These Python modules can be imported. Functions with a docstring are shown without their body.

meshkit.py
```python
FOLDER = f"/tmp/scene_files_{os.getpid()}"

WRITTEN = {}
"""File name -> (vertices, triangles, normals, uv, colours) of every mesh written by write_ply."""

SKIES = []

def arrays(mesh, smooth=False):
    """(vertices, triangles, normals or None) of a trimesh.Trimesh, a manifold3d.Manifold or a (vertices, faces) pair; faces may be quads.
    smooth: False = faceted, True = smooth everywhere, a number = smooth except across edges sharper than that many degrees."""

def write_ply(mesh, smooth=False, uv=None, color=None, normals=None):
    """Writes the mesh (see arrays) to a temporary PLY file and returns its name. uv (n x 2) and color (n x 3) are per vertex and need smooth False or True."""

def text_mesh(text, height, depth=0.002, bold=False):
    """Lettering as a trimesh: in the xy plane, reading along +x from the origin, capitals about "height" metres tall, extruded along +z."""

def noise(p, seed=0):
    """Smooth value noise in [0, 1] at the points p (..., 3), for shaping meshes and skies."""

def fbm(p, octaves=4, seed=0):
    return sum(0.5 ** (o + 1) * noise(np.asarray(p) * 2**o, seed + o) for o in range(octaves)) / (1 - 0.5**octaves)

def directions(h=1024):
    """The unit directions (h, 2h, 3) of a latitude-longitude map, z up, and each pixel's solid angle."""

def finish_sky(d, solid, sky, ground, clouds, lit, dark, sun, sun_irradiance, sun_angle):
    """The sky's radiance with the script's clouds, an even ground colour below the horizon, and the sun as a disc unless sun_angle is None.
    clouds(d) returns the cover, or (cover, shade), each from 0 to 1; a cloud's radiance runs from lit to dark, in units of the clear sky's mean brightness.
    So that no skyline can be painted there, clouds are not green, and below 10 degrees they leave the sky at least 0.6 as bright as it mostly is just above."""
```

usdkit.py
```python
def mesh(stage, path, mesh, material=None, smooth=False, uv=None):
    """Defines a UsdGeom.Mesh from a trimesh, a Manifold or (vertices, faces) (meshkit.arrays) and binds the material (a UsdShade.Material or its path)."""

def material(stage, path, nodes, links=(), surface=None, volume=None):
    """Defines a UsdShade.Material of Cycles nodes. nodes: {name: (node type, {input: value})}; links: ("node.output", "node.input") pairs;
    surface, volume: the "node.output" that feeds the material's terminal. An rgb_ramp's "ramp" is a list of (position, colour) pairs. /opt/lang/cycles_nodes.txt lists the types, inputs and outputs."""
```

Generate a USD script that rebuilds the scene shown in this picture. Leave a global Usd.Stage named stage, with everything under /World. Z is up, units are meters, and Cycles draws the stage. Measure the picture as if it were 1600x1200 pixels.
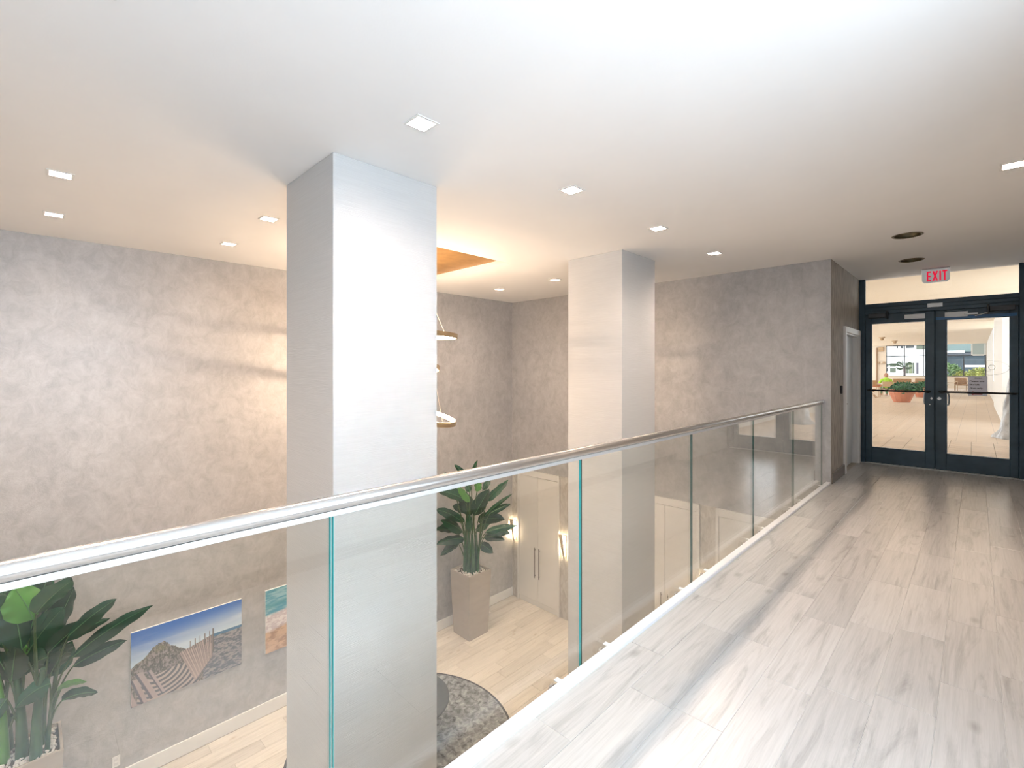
import math, random
import numpy as np
import trimesh
import manifold3d as m3
from shapely.geometry import Polygon, Point, box as sbox
import usdkit, meshkit
from pxr import Usd, UsdGeom, UsdLux, UsdShade, Gf, Sdf, Vt

random.seed(7)
rng = np.random.default_rng(7)
stage = Usd.Stage.CreateInMemory()
UsdGeom.SetStageUpAxis(stage, UsdGeom.Tokens.z)
UsdGeom.SetStageMetersPerUnit(stage, 1.0)
UsdGeom.Xform.Define(stage, '/World')
UsdGeom.Scope.Define(stage, '/World/Looks')

# ------------------------------------------------------------------ camera, sky, daylight, exposure
CZ, YAW, FPX = 1.47, math.radians(44.43), 740.0
cam = UsdGeom.Camera.Define(stage, '/World/camera')
cam.AddTranslateOp().Set(Gf.Vec3d(0, 0, CZ))
cam.AddRotateXYZOp().Set(Gf.Vec3f(90, 0, math.degrees(YAW)))
HA = 36.0
cam.CreateHorizontalApertureAttr(HA)
cam.CreateVerticalApertureAttr(HA * 0.75)
cam.CreateFocalLengthAttr(HA * FPX / 1600.0)
cam.CreateVerticalApertureOffsetAttr(-(600 - 577) / 1600.0 * HA)
cam.CreateClippingRangeAttr(Gf.Vec2f(0.05, 500))
cam.CreateExposureAttr(0.0)

SKY, DAY, DAY2, LAMP = 1.3, 4.8, 16.0, 900.0
WARM = (1.0, 0.79, 0.635)
dome = UsdLux.DomeLight.Define(stage, '/World/sky')
dome.CreateColorAttr(Gf.Vec3f(0.88, 0.94, 1.0))
dome.CreateIntensityAttr(SKY)
# daylight arriving at the tall window in the right wall beside the camera
day = UsdLux.RectLight.Define(stage, '/World/window_daylight')
day.CreateWidthAttr(3.0); day.CreateHeightAttr(2.05)
day.CreateIntensityAttr(DAY)
day.CreateColorAttr(Gf.Vec3f(0.61, 0.80, 1.0))
day.AddTranslateOp().Set(Gf.Vec3d(0.80, 0.675, 1.50))
day.AddRotateXYZOp().Set(Gf.Vec3f(90, 0, 90))

# daylight arriving at the high window in the gallery end wall behind the camera
day2 = UsdLux.RectLight.Define(stage, '/World/rear_window_daylight')
day2.CreateWidthAttr(1.30); day2.CreateHeightAttr(1.0)
day2.CreateIntensityAttr(DAY2)
day2.CreateColorAttr(Gf.Vec3f(0.61, 0.80, 1.0))
day2.AddTranslateOp().Set(Gf.Vec3d(-.10, -1.50, 2.26))
day2.AddRotateXYZOp().Set(Gf.Vec3f(90, 0, 180))

# ------------------------------------------------------------------ helpers
_used = {}
def path_for(name, parent):
    base = (str(parent.GetPath()) if parent is not None else '/World') + '/' + name
    n = _used.get(base, -1) + 1
    _used[base] = n
    return base if n == 0 else '%s_%03d' % (base, n)

def tag(p, label=None, cat=None, group=None, kind=None):
    for k, v in (('label', label), ('category', cat), ('group', group), ('kind', kind)):
        if v: p.SetCustomDataByKey(k, v)
    return p

def thing(name, label=None, cat=None, group=None, loc=(0, 0, 0), rz=0, kind=None, parent=None):
    x = UsdGeom.Xform.Define(stage, path_for(name, parent))
    x.AddTranslateOp().Set(Gf.Vec3d(*loc))
    if rz: x.AddRotateZOp().Set(rz)
    return tag(x.GetPrim(), label, cat, group, kind)

def obj(name, mesh, mat, parent=None, label=None, cat=None, group=None, kind=None, smooth=False):
    if isinstance(mesh, list): mesh = trimesh.util.concatenate(mesh)
    m = usdkit.mesh(stage, path_for(name, parent), mesh, mat, smooth=smooth)
    return tag(m.GetPrim(), label, cat, group, kind)

def struct(name, mesh, mat, label, cat, smooth=False):
    return obj(name, mesh, mat, None, label, cat, None, 'structure', smooth)

def copy_of(src, loc, rz=0, label=None, group=None):
    name = src.GetName()
    x = UsdGeom.Xform.Define(stage, path_for(name, None))
    x.AddTranslateOp().Set(Gf.Vec3d(*loc))
    if rz: x.AddRotateZOp().Set(rz)
    p = x.GetPrim()
    cls = protos[name]
    p.GetReferences().AddInternalReference(cls)
    p.SetInstanceable(True)
    cd = src.GetCustomData()
    return tag(p, label or cd.get('label'), cd.get('category'), group or cd.get('group'))
protos = {}

def bx(x0, x1, y0, y1, z0, z1):
    b = trimesh.creation.box([abs(x1 - x0), abs(y1 - y0), abs(z1 - z0)])
    b.apply_translation([(x0 + x1) / 2, (y0 + y1) / 2, (z0 + z1) / 2])
    return b

def cham(x0, x1, y0, y1, z0, z1, c=0.004):
    """box with chamfered edges (convex hull of 24 points)"""
    pts = []
    X, Y, Z = (x0, x1), (y0, y1), (z0, z1)
    for i in (0, 1):
        for j in (0, 1):
            for k in (0, 1):
                s = [1 - 2 * i, 1 - 2 * j, 1 - 2 * k]
                q = np.array([X[i], Y[j], Z[k]], float)
                for a in range(3):
                    d = np.array([c * s[0], c * s[1], c * s[2]]); d[a] = 0
                    pts.append(q + d)
    return trimesh.convex.convex_hull(np.array(pts))

def tile(x0, x1, y0, y1, z0, z1, c=0.002):
    """plank: only the top edges bevelled, no bottom"""
    v = [(x0, y0, z0), (x1, y0, z0), (x1, y1, z0), (x0, y1, z0),
         (x0, y0, z1 - c), (x1, y0, z1 - c), (x1, y1, z1 - c), (x0, y1, z1 - c),
         (x0 + c, y0 + c, z1), (x1 - c, y0 + c, z1), (x1 - c, y1 - c, z1), (x0 + c, y1 - c, z1)]
    f = []
    for a in (0, 4):
        for i in range(4):
            j = (i + 1) % 4
            f += [(a + i, a + j, a + 4 + j), (a + i, a + 4 + j, a + 4 + i)]
    f += [(8, 9, 10), (8, 10, 11)]
    return trimesh.Trimesh(v, f, process=False)

def tube(pts, r, n=10, caps=True):
    p = np.asarray(pts, float)
    r = np.broadcast_to(np.asarray(r, float), (len(p),))
    t = np.gradient(p, axis=0); t /= np.linalg.norm(t, axis=1, keepdims=True) + 1e-12
    ref = np.array([0, 0, 1.0]) if abs(t[0, 2]) < 0.9 else np.array([1.0, 0, 0])
    A = []; a = np.cross(t[0], ref); a /= np.linalg.norm(a)
    for k in range(len(p)):
        a = a - t[k] * (a @ t[k]); a /= np.linalg.norm(a) + 1e-12
        A.append(a.copy())
    A = np.array(A); B = np.cross(t, A)
    ang = np.arange(n) * 2 * np.pi / n
    v = p[:, None] + r[:, None, None] * (np.cos(ang)[None, :, None] * A[:, None] + np.sin(ang)[None, :, None] * B[:, None])
    v = v.reshape(-1, 3); f = []
    for i in range(len(p) - 1):
        for j in range(n):
            k = (j + 1) % n
            f += [(i * n + j, i * n + k, (i + 1) * n + k), (i * n + j, (i + 1) * n + k, (i + 1) * n + j)]
    if caps:
        v = np.vstack([v, p[0], p[-1]]); c0, c1 = len(v) - 2, len(v) - 1; e = (len(p) - 1) * n
        for j in range(n):
            k = (j + 1) % n
            f += [(c0, k, j), (c1, e + j, e + k)]
    return trimesh.Trimesh(v, f, process=False)

def rod(a, b, r, n=12): return tube([a, b], r, n)

def lathe(prof, n=32):
    prof = np.asarray(prof, float)
    ang = np.arange(n) * 2 * np.pi / n
    v = np.stack([prof[:, None, 0] * np.cos(ang), prof[:, None, 0] * np.sin(ang), np.broadcast_to(prof[:, None, 1], (len(prof), n))], -1).reshape(-1, 3)
    f = []
    for i in range(len(prof) - 1):
        for j in range(n):
            k = (j + 1) % n
            f += [(i * n + j, i * n + k, (i + 1) * n + k), (i * n + j, (i + 1) * n + k, (i + 1) * n + j)]
    return trimesh.Trimesh(v, f, process=False)

def moved(m, t): m = m.copy(); m.apply_translation(t); return m
def turned(m, ang, axis, at=(0, 0, 0)):
    m = m.copy(); m.apply_transform(trimesh.transformations.rotation_matrix(ang, axis, at)); return m

def bez(a, b, c, n):
    t = np.linspace(0, 1, n)[:, None]
    return (1 - t) ** 2 * np.asarray(a) + 2 * t * (1 - t) * np.asarray(b) + t ** 2 * np.asarray(c)

def mbox(x0, x1, y0, y1, z0, z1):
    return m3.Manifold.cube([x1 - x0, y1 - y0, z1 - z0]).translate([x0, y0, z0])

# ------------------------------------------------------------------ materials
def M(name, nodes, links=(), surface='p.BSDF'):
    return usdkit.material(stage, '/World/Looks/' + name, nodes, links, surface=surface)
def plain(name, col, rough=0.5, metal=0.0, **kw):
    return M(name, {'p': ('principled_bsdf', dict(base_color=col, roughness=rough, metallic=metal, **kw))})
def mottled(name, c0, c1, scale=(6, 6, 6), rough=0.6, metal=0.0, detail=5, lo=0.3, hi=0.7, bump=0.0, bscale=None, distortion=0.0, nrough=.62, **kw):
    nodes = {'g': ('geometry', {}), 'm': ('mapping', {'scale': scale}), 'n': ('noise_texture', {'scale': 1.0, 'detail': detail, 'roughness': nrough, 'distortion': distortion}),
             'r': ('rgb_ramp', {'ramp': [(lo, c0), (hi, c1)]}), 'p': ('principled_bsdf', dict(roughness=rough, metallic=metal, **kw))}
    links = [('g.position', 'm.vector'), ('m.vector', 'n.vector'), ('n.fac', 'r.fac'), ('r.color', 'p.base_color')]
    if bump:
        nodes['m2'] = ('mapping', {'scale': bscale or scale}); nodes['n2'] = ('noise_texture', {'scale': 1.0, 'detail': 4})
        nodes['b'] = ('bump', {'strength': bump, 'distance': 0.004})
        links += [('g.position', 'm2.vector'), ('m2.vector', 'n2.vector'), ('n2.fac', 'b.height'), ('b.normal', 'p.normal')]
    return M(name, nodes, links)
def emit(name, col, strength):
    return M(name, {'e': ('emission', {'color': col, 'strength': strength})}, surface='e.emission')

ceil_m = mottled('ceiling_paint', (.86, .86, .86), (.88, .88, .88), (2, 2, 2), .9, bump=.08, bscale=(90, 90, 90))
paper_m = mottled('silver_wallpaper', (.37, .37, .38), (.56, .56, .57), (7, 7, 6), .40, .18, detail=12, lo=.30, hi=.72, bump=.25, bscale=(70, 70, 70), distortion=.5, nrough=.78)
lowwall_m = mottled('grey_wallpaper', (.46, .455, .44), (.54, .535, .52), (7, 7, 4), .6, 0, detail=6, bump=.15, bscale=(80, 80, 30))
fibre_m = mottled('fibre_wallpaper', (.22, .195, .17), (.58, .53, .47), (45, 45, 5), .7, 0, detail=6, lo=.3, hi=.72, bump=.4, bscale=(120, 120, 14))
pil_m = mottled('marbled_paper', (.42, .40, .37), (.66, .64, .61), (14, 14, 5), .6, 0, detail=7, lo=.3, hi=.7, distortion=1.2)
col_m = mottled('linen_wallcovering', (.585, .585, .585), (.635, .635, .635), (3, 3, 160), .75, 0, detail=5, bump=.35, bscale=(5, 5, 260))
white_m = plain('white_paint', (.80, .80, .79), .45)
curb_m = plain('white_edge_trim', (.84, .84, .85), .3)
cab_m = mottled('white_lacquer', (.76, .75, .73), (.79, .78, .76), (2, 2, 2), .35)
ward_gap_m = plain('shadow_gap_grey', (.25, .25, .25), .7)
brown_m = mottled('brown_baseboard', (.13, .11, .095), (.20, .17, .15), (20, 4, 20), .5)
steel_m = mottled('brushed_steel', (.60, .58, .56), (.68, .66, .64), (60, 3, 60), .27, 1.0)
dsteel_m = plain('dark_handle_steel', (.16, .15, .14), .35, .9)
black_m = mottled('door_frame_paint', (.022, .048, .074), (.042, .080, .118), (4, 4, 6), .30)
blackbar_m = plain('black_push_bar', (.006, .006, .007), .3)
closer_m = plain('closer_grey', (.055, .06, .07), .4, .3)
blue_m = plain('blue_film', (.03, .13, .32), .25)
paperw_m = plain('paper_white', (.88, .90, .93), .4)
signp_m = M('sign_paper', {'p': ('diffuse_bsdf', {'color': (.74, .74, .79)}), 't': ('translucent_bsdf', {'color': (.80, .80, .86)}), 'x': ('mix_closure', {'fac': .5})}, [('p.BSDF', 'x.closure1'), ('t.BSDF', 'x.closure2')], 'x.closure')
ink_m = plain('ink_black', (.03, .03, .035), .6)
red_m = plain('ink_red', (.55, .03, .05), .6)
alu_m = plain('aluminium', (.62, .63, .64), .35, .8)
bronze_m = mottled('bronze_leaf', (.32, .17, .05), (.46, .26, .085), (5, 5, 5), .45, .4, detail=6)
can_m = plain('bronze_can', (.16, .14, .09), .35, .8)
canl_m = plain('can_lens', (.40, .39, .32), .3)
slate_m = mottled('slate_grey_table', (.055, .065, .075), (.075, .085, .095), (12, 12, 12), .5)
rug_m = mottled('grey_mottled_rug', (.05, .055, .06), (.42, .44, .45), (13, 13, 13), .95, 0, detail=7, lo=.34, hi=.68, distortion=.6, bump=.5, bscale=(160, 160, 160))
rugedge_m = plain('rug_border', (.06, .06, .065), .95)
pot_m = mottled('taupe_planter', (.38, .34, .30), (.42, .38, .335), (3, 3, 9), .35)
soil_m = plain('soil', (.05, .035, .025), .95)
pebble_m = M('white_pebble', {'o': ('geometry', {}), 'r': ('rgb_ramp', {'ramp': [(0, (.62, .60, .56)), (1, (.88, .87, .84))]}), 'p': ('principled_bsdf', {'roughness': .5})},
             [('o.random_per_island', 'r.fac'), ('r.color', 'p.base_color')])
def leafmat(name, c0, c1, tr):
    return M(name, {'g': ('geometry', {}), 'm': ('mapping', {'scale': (5, 5, 5)}), 'n': ('noise_texture', {'scale': 1.0, 'detail': 4}), 'r': ('rgb_ramp', {'ramp': [(.3, c0), (.7, c1)]}),
                    'p': ('principled_bsdf', {'roughness': .33}), 't': ('translucent_bsdf', {'color': tr}), 'x': ('mix_closure', {'fac': .10})},
             [('g.position', 'm.vector'), ('m.vector', 'n.vector'), ('n.fac', 'r.fac'), ('r.color', 'p.base_color'), ('p.BSDF', 'x.closure1'), ('t.BSDF', 'x.closure2')], surface='x.closure')
leaf_ms = [leafmat('leaf_deep_green', (.008, .055, .032), (.016, .095, .050), (.04, .18, .05)),
           leafmat('leaf_dark_green', (.006, .036, .027), (.011, .062, .040), (.03, .12, .04)),
           leafmat('leaf_fresh_green', (.05, .20, .04), (.09, .29, .06), (.15, .4, .07))]
rib_m = plain('leaf_rib', (.07, .20, .08), .45)
stalk_m = mottled('stalk_green', (.012, .06, .028), (.030, .11, .040), (12, 12, 5), .4)
stalkl_m = mottled('stalk_bright_green', (.07, .24, .03), (.10, .30, .05), (12, 12, 5), .4)
petiole_m = mottled('petiole_green', (.02, .07, .028), (.06, .12, .045), (12, 12, 5), .45)
# the downlight lens throws most of its light downwards
diff_m = M('downlight_diffuser', {'f': ('layer_weight', {'blend': .5}), 'c0': ('math', {'math_type': 'subtract', 'value1': 1.0}), 'c': ('math', {'math_type': 'power', 'value2': 2.0}), 'k': ('math', {'math_type': 'multiply', 'value2': LAMP}), 'e': ('emission', {'color': WARM})},
           [('f.facing', 'c0.value2'), ('c0.value', 'c.value1'), ('c.value', 'k.value1'), ('k.value', 'e.strength')], surface='e.emission')
ring_m = emit('ring_light', (1.0, .73, .50), 80.0)
scon_m = emit('sconce_lamp', (1.0, .76, .48), 140.0)
champ_m = plain('champagne_metal', (.55, .42, .26), .3, .9)
scplate_m = plain('sconce_plate', (.62, .52, .38), .4, .2)
cable_m = plain('cable', (.72, .64, .54), .5)
exitg_m = plain('exit_panel', (.55, .57, .57), .35, emission_color=(.75, .80, .80), emission_strength=.22)
exit_m = emit('exit_red', (1.0, .02, .07), .72)

pane_nodes = {'t': ('transparent_bsdf', {'color': (.975, .992, .986)}), 'gl': ('glossy_bsdf', {'color': (1, 1, 1), 'roughness': 0.0}), 'f': ('layer_weight', {'blend': .5}), 'f5': ('math', {'math_type': 'power', 'value2': 5.0}), 'fs': ('math', {'math_type': 'multiply_add', 'value2': .94, 'value3': .06}), 'x': ('mix_closure', {})}
pane_links = [('f.facing', 'f5.value1'), ('f5.value', 'fs.value1'), ('fs.value', 'x.fac'), ('t.BSDF', 'x.closure1'), ('gl.BSDF', 'x.closure2')]
pane_m = M('rail_glass', pane_nodes, pane_links, 'x.closure')
clear_m = M('window_glass', {**pane_nodes, 'fs': ('math', {'math_type': 'multiply_add', 'value2': .96, 'value3': .03}), 't': ('transparent_bsdf', {'color': (.985, .99, .985)})}, pane_links, 'x.closure')
edge_m = plain('glass_edge_teal', (.03, .36, .38), .15)
edged_m = plain('glass_edge_dark', (.05, .10, .09), .15)

def plankmat(name, dark, light, knot, off, rough, stretch=(9, .9, 9)):
    nodes = {'g': ('geometry', {}), 'm': ('mapping', {'scale': stretch, 'location': off}),
             'n': ('noise_texture', {'scale': 1.0, 'detail': 9, 'roughness': .65, 'distortion': 1.6}),
             'r': ('rgb_ramp', {'ramp': [(.28, dark), (.48, light), (.62, light), (.80, dark)]}),
             'm2': ('mapping', {'scale': (70, 2.4, 70), 'location': off}), 'n2': ('noise_texture', {'scale': 1.0, 'detail': 6, 'roughness': .7}),
             'r2': ('rgb_ramp', {'ramp': [(.30, (.84, .84, .84)), (.60, (1, 1, 1))]}), 'x': ('mix', {'mix_type': 'multiply', 'fac': 1.0}),
             'm3': ('mapping', {'scale': (4.2, 2.1, 4), 'location': (off[1], off[0], 0)}), 'v': ('voronoi_texture', {'scale': 1.0, 'feature': 'f1'}),
             'r3': ('rgb_ramp', {'ramp': [(.03, knot), (.12, (1, 1, 1))]}), 'x2': ('mix', {'mix_type': 'multiply', 'fac': .6}),
             'b': ('bump', {'strength': .04, 'distance': .001}),
             'p': ('principled_bsdf', {'roughness': rough})}
    links = [('g.position', 'm.vector'), ('m.vector', 'n.vector'), ('n.fac', 'r.fac'), ('g.position', 'm2.vector'), ('m2.vector', 'n2.vector'), ('n2.fac', 'r2.fac'),
             ('r.color', 'x.color1'), ('r2.color', 'x.color2'), ('g.position', 'm3.vector'), ('m3.vector', 'v.vector'), ('v.distance', 'r3.fac'),
             ('x.color', 'x2.color1'), ('r3.color', 'x2.color2'), ('x2.color', 'p.base_color'), ('n2.fac', 'b.height'), ('b.normal', 'p.normal')]
    return M(name, nodes, links)
plank_ms = []
for i in range(8):
    k = 0.93 + 0.14 * ((i * 5) % 8) / 7
    plank_ms.append(plankmat('grey_wood_plank_%d' % i, tuple(k * np.array((.37, .355, .34))), tuple(k * np.array((.53, .515, .50))), (.62, .60, .57), (3.1 * i, 1.7 * i, 0.9 * i), .24))
tan_ms = []
for i in range(6):
    k = 0.93 + 0.14 * ((i * 5) % 6) / 5
    tan_ms.append(plankmat('tan_wood_plank_%d' % i, tuple(k * np.array((.58, .52, .45))), tuple(k * np.array((.73, .675, .60))), (.7, .62, .52), (2.3 * i, 1.1 * i, .7 * i), .42, (8, .8, 8)))
grout_m = plain('light_grout', (.60, .59, .57), .8)
grout_t_m = plain('tan_grout', (.42, .35, .28), .8)

# terrace
cream_m = plain('cream_stucco', (.78, .68, .56), .8)
tceil_m = mottled('cream_ceiling', (.80, .68, .52), (.83, .71, .55), (1, 1, 1), .85)
twhite_m = plain('white_stucco', (.80, .77, .72), .8)
ttile_ms = [mottled('terrace_tile_%d' % i, tuple(np.array((.60, .47, .37)) * k), tuple(np.array((.68, .55, .44)) * k), (3, 3, 3), .4) for i, k in enumerate((.95, 1.0, 1.05))]
terra_m = mottled('terracotta', (.50, .17, .085), (.60, .23, .12), (4, 4, 4), .7)
tfloor_m = M('terrace_tiles_far', {'g': ('geometry', {}), 'm': ('mapping', {'scale': (1, 1, 1)}), 'b': ('brick_texture', {'color1': (.63, .50, .39), 'color2': (.67, .54, .43), 'mortar': (.50, .40, .32), 'scale': 1.0, 'brick_width': .3, 'row_height': .3, 'offset': 0.0, 'mortar_size': .006}),
    'p': ('principled_bsdf', {'roughness': .45})}, [('g.position', 'm.vector'), ('m.vector', 'b.vector'), ('b.color', 'p.base_color')])
grass_m = mottled('fern_green', (.02, .10, .03), (.06, .22, .07), (5, 5, 5), .6)
yel_m = mottled('yellow_green_leaves', (.14, .18, .025), (.36, .36, .06), (2.5, 2.5, 2.5), .6)
mid_m = mottled('mid_green_leaves', (.05, .12, .03), (.15, .24, .07), (2.5, 2.5, 2.5), .6)
wood_m = mottled('brown_wicker', (.32, .17, .07), (.45, .26, .12), (9, 9, 9), .6)
tanf_m = plain('tan_frame', (.50, .34, .19), .5)
frame_m = plain('dark_window_frame', (.05, .05, .06), .4)
bwhite_m = plain('building_white', (.86, .86, .85), .8)
bblue_m = plain('building_blue_grey', (.035, .06, .08), .5)
bglass_m = plain('building_window', (.03, .035, .035), .3)
bgreen_m = plain('building_window_green', (.075, .09, .06), .3)
skin_m = plain('skin', (.52, .26, .16), .55)
shirt_m = plain('lime_shirt', (.42, .72, .05), .8)
pants_m = plain('green_trousers', (.10, .26, .12), .8)
tarp_m = mottled('grey_sheeting', (.30, .30, .31), (.62, .62, .62), (8, 8, 3), .3, 0, detail=5, distortion=1.0)
palm_m = plain('palm_leaf_dark', (.035, .06, .03), .6)
trunk_m = plain('palm_trunk', (.16, .13, .13), .8)

# ------------------------------------------------------------------ the room shell
XW, YE, YN, YB, ZC, ZL = -7.05, 7.2, 9.3, -3.2, 2.885, -3.33
XR = 0.66
LIGHTS = [(-2.28, 1.58), (-2.28, 3.0), (-2.28, 4.42), (-2.28, 5.85), (0.19, 4.77), (-4.75, .16), (-6.02, .16), (-4.75, 1.58), (-6.02, 1.58), (-4.75, 5.82), (-6.02, 5.82),
          (.19, -.91), (-2.28, .16), (-2.28, -1.26), (-4.75, -1.26), (-6.02, -1.26), (-2.28, -2.68), (-4.75, -2.68), (-6.02, -2.68)]
HOLE = (-6.09, -4.455, 2.27, 4.49)
CANS = [(-.52, 6.5), (-.60, 8.0)]
slab = mbox(XW - .2, XR + .2, YB - .2, YN + .08, ZC, ZC + .45)
slab = slab - mbox(HOLE[0], HOLE[1], HOLE[2], HOLE[3], ZC - .1, ZC + .085)
for x, y in LIGHTS:
    slab = slab - mbox(x - .068, x + .068, y - .068, y + .068, ZC - .1, ZC + .04)
for x, y in CANS:
    slab = slab - m3.Manifold.cylinder(.25, .115, .115, 40).translate([x, y, ZC - .1])
ceil = thing('ceiling', 'smooth white painted ceiling over the gallery and the double-height lobby', 'ceiling', kind='structure')
obj('ceiling_slab', slab, ceil_m, ceil)
obj('recess_panel', bx(HOLE[0], HOLE[1], HOLE[2], HOLE[3], ZC + .07, ZC + .084), bronze_m, ceil, label='bronze coloured panel inside the ceiling recess')

struct('wall_left', bx(XW - .2, XW, YB, YE, ZL, ZC), paper_m, 'tall silver grey mottled wallpaper wall on the left with two beach pictures', 'wall')
we = thing('wall_end', 'silver grey mottled end wall above the white wardrobes, behind the railing', 'wall', kind='structure')
obj('wall_panel', bx(XW - .2, -1.37, YE, YE + .2, -.60, ZC), paper_m, we)
obj('return_panel', bx(-1.37, -1.33, YE, YE + .2, -.6, ZC), paper_m, we)
# pale lower part between the wardrobes
low = thing('wall_back', 'marbled lower end wall with narrow strips between the white wardrobes', 'wall', kind='structure')
WCX = [-6.315, -4.95, -3.585, -2.22]
obj('backing', bx(XW - .2, -1.33, YE + .10, YE + .2, ZL, -.60), pil_m, low)
edges = [XW] + sum([[c - .565, c + .565] for c in WCX], []) + [-1.33]
for i in range(0, len(edges), 2):
    obj('pilaster', bx(edges[i], edges[i + 1], YE, YE + .10, ZL, -.60), pil_m, low)
# passage wall to the left of the glass doors, with an opening for the side door
pw = m3.Manifold.cube([.2, YN - YE - .2, ZC + .3]).translate([-1.53, YE + .2, -.3]) - mbox(-1.6, -1.2, 8.06, 9.10, 0, 2.0)
pw2 = bx(-1.345, -1.33, YE + .0005, YE + .2, -.3, ZC)
wp = thing('wall_passage', 'short wall with brown grey fibrous wallpaper beside the glass doors', 'wall', kind='structure')
obj('wall_panel', pw, fibre_m, wp); obj('wall_edge', moved(pw2, (.001, 0, 0)), fibre_m, wp)
struct('wall_behind_side_door', bx(-1.75, -1.7, 7.6, 9.28, 0, 2.2), white_m, 'plain white wall behind the side door', 'wall')
struct('wall_right', [bx(XR, XR + .2, YB, -.85, 0, ZC), bx(XR, XR + .2, 2.2, 7.4, 0, ZC), bx(XR, XR + .2, -.85, 2.2, 0, .45), bx(XR, XR + .2, -.85, 2.2, 2.58, ZC), bx(.5, XR + .2, 7.4, YN + .06, 0, ZC)], lowwall_m,
       'plain grey wall on the right side of the gallery', 'wall')
w1 = thing('window_1', 'tall window in the right wall beside the camera', 'window', kind='structure')
obj('window_frame', [bx(XR + .04, XR + .10, -.85, -.80, .45, 2.58), bx(XR + .04, XR + .10, 2.15, 2.2, .45, 2.58), bx(XR + .04, XR + .10, -.80, 2.15, .45, .50), bx(XR + .04, XR + .10, -.80, 2.15, 2.53, 2.58), bx(XR + .04, XR + .10, .655, .695, .50, 2.53)], black_m, w1)
obj('pane', bx(XR + .06, XR + .066, -.80, 2.15, .50, 2.53), clear_m, w1)
w4 = thing('window_4', 'high window in the gallery end wall behind the camera', 'window', kind='structure')
obj('wall_panel', [bx(-1.33, XR, -1.42, -1.30, .001, 1.74), bx(-1.33, -.77, -1.42, -1.30, 1.74, ZC), bx(.57, XR, -1.42, -1.30, 1.74, ZC), bx(-.77, .57, -1.42, -1.30, 2.78, ZC)], lowwall_m, w4)
obj('window_frame', [bx(-.77, -.73, -1.37, -1.31, 1.74, 2.78), bx(.53, .57, -1.37, -1.31, 1.74, 2.78), bx(-.73, .53, -1.37, -1.31, 1.74, 1.78), bx(-.73, .53, -1.37, -1.31, 2.74, 2.78)], white_m, w4)
obj('pane', bx(-.73, .53, -1.345, -1.339, 1.78, 2.74), clear_m, w4)
struct('wall_rear', bx(XW - .2, XR + .2, YB - .2, YB, ZL, ZC), lowwall_m, 'grey wall behind the camera', 'wall')
struct('wall_under_gallery', bx(-1.34, -1.25, YB, YE, ZL, -.32), lowwall_m, 'grey wall below the gallery floor edge', 'wall')
# baseboards
struct('baseboard_left', cham(XW, XW + .018, YB, YE, ZL, ZL + .18, .004), white_m, 'tall white baseboard along the foot of the left wall', 'baseboard')
struct('baseboard_passage', cham(-1.33, -1.312, YE + .003, 8.0, 0, .14, .004), brown_m, 'dark brown baseboard on the short passage wall', 'baseboard')
struct('baseboard_right', cham(XR - .015, XR, YB, 7.4, 0, .10, .003), brown_m, 'brown baseboard along the right wall', 'baseboard')

# columns
for (y0, y1, lab) in ((1.385, 2.215, 'nearer square white column in linen wallcovering'), (4.90, 5.70, 'farther square column in pale linen wallcovering')):
    c = thing('column', lab, 'column', kind='structure')
    obj('shaft', cham(-3.785, -2.985, y0, y1, ZL, ZC, .004), col_m, c)
    obj('plinth', cham(-3.797, -2.973, y0 - .012, y1 + .012, ZL, ZL + .18, .004), white_m, c)

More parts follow.
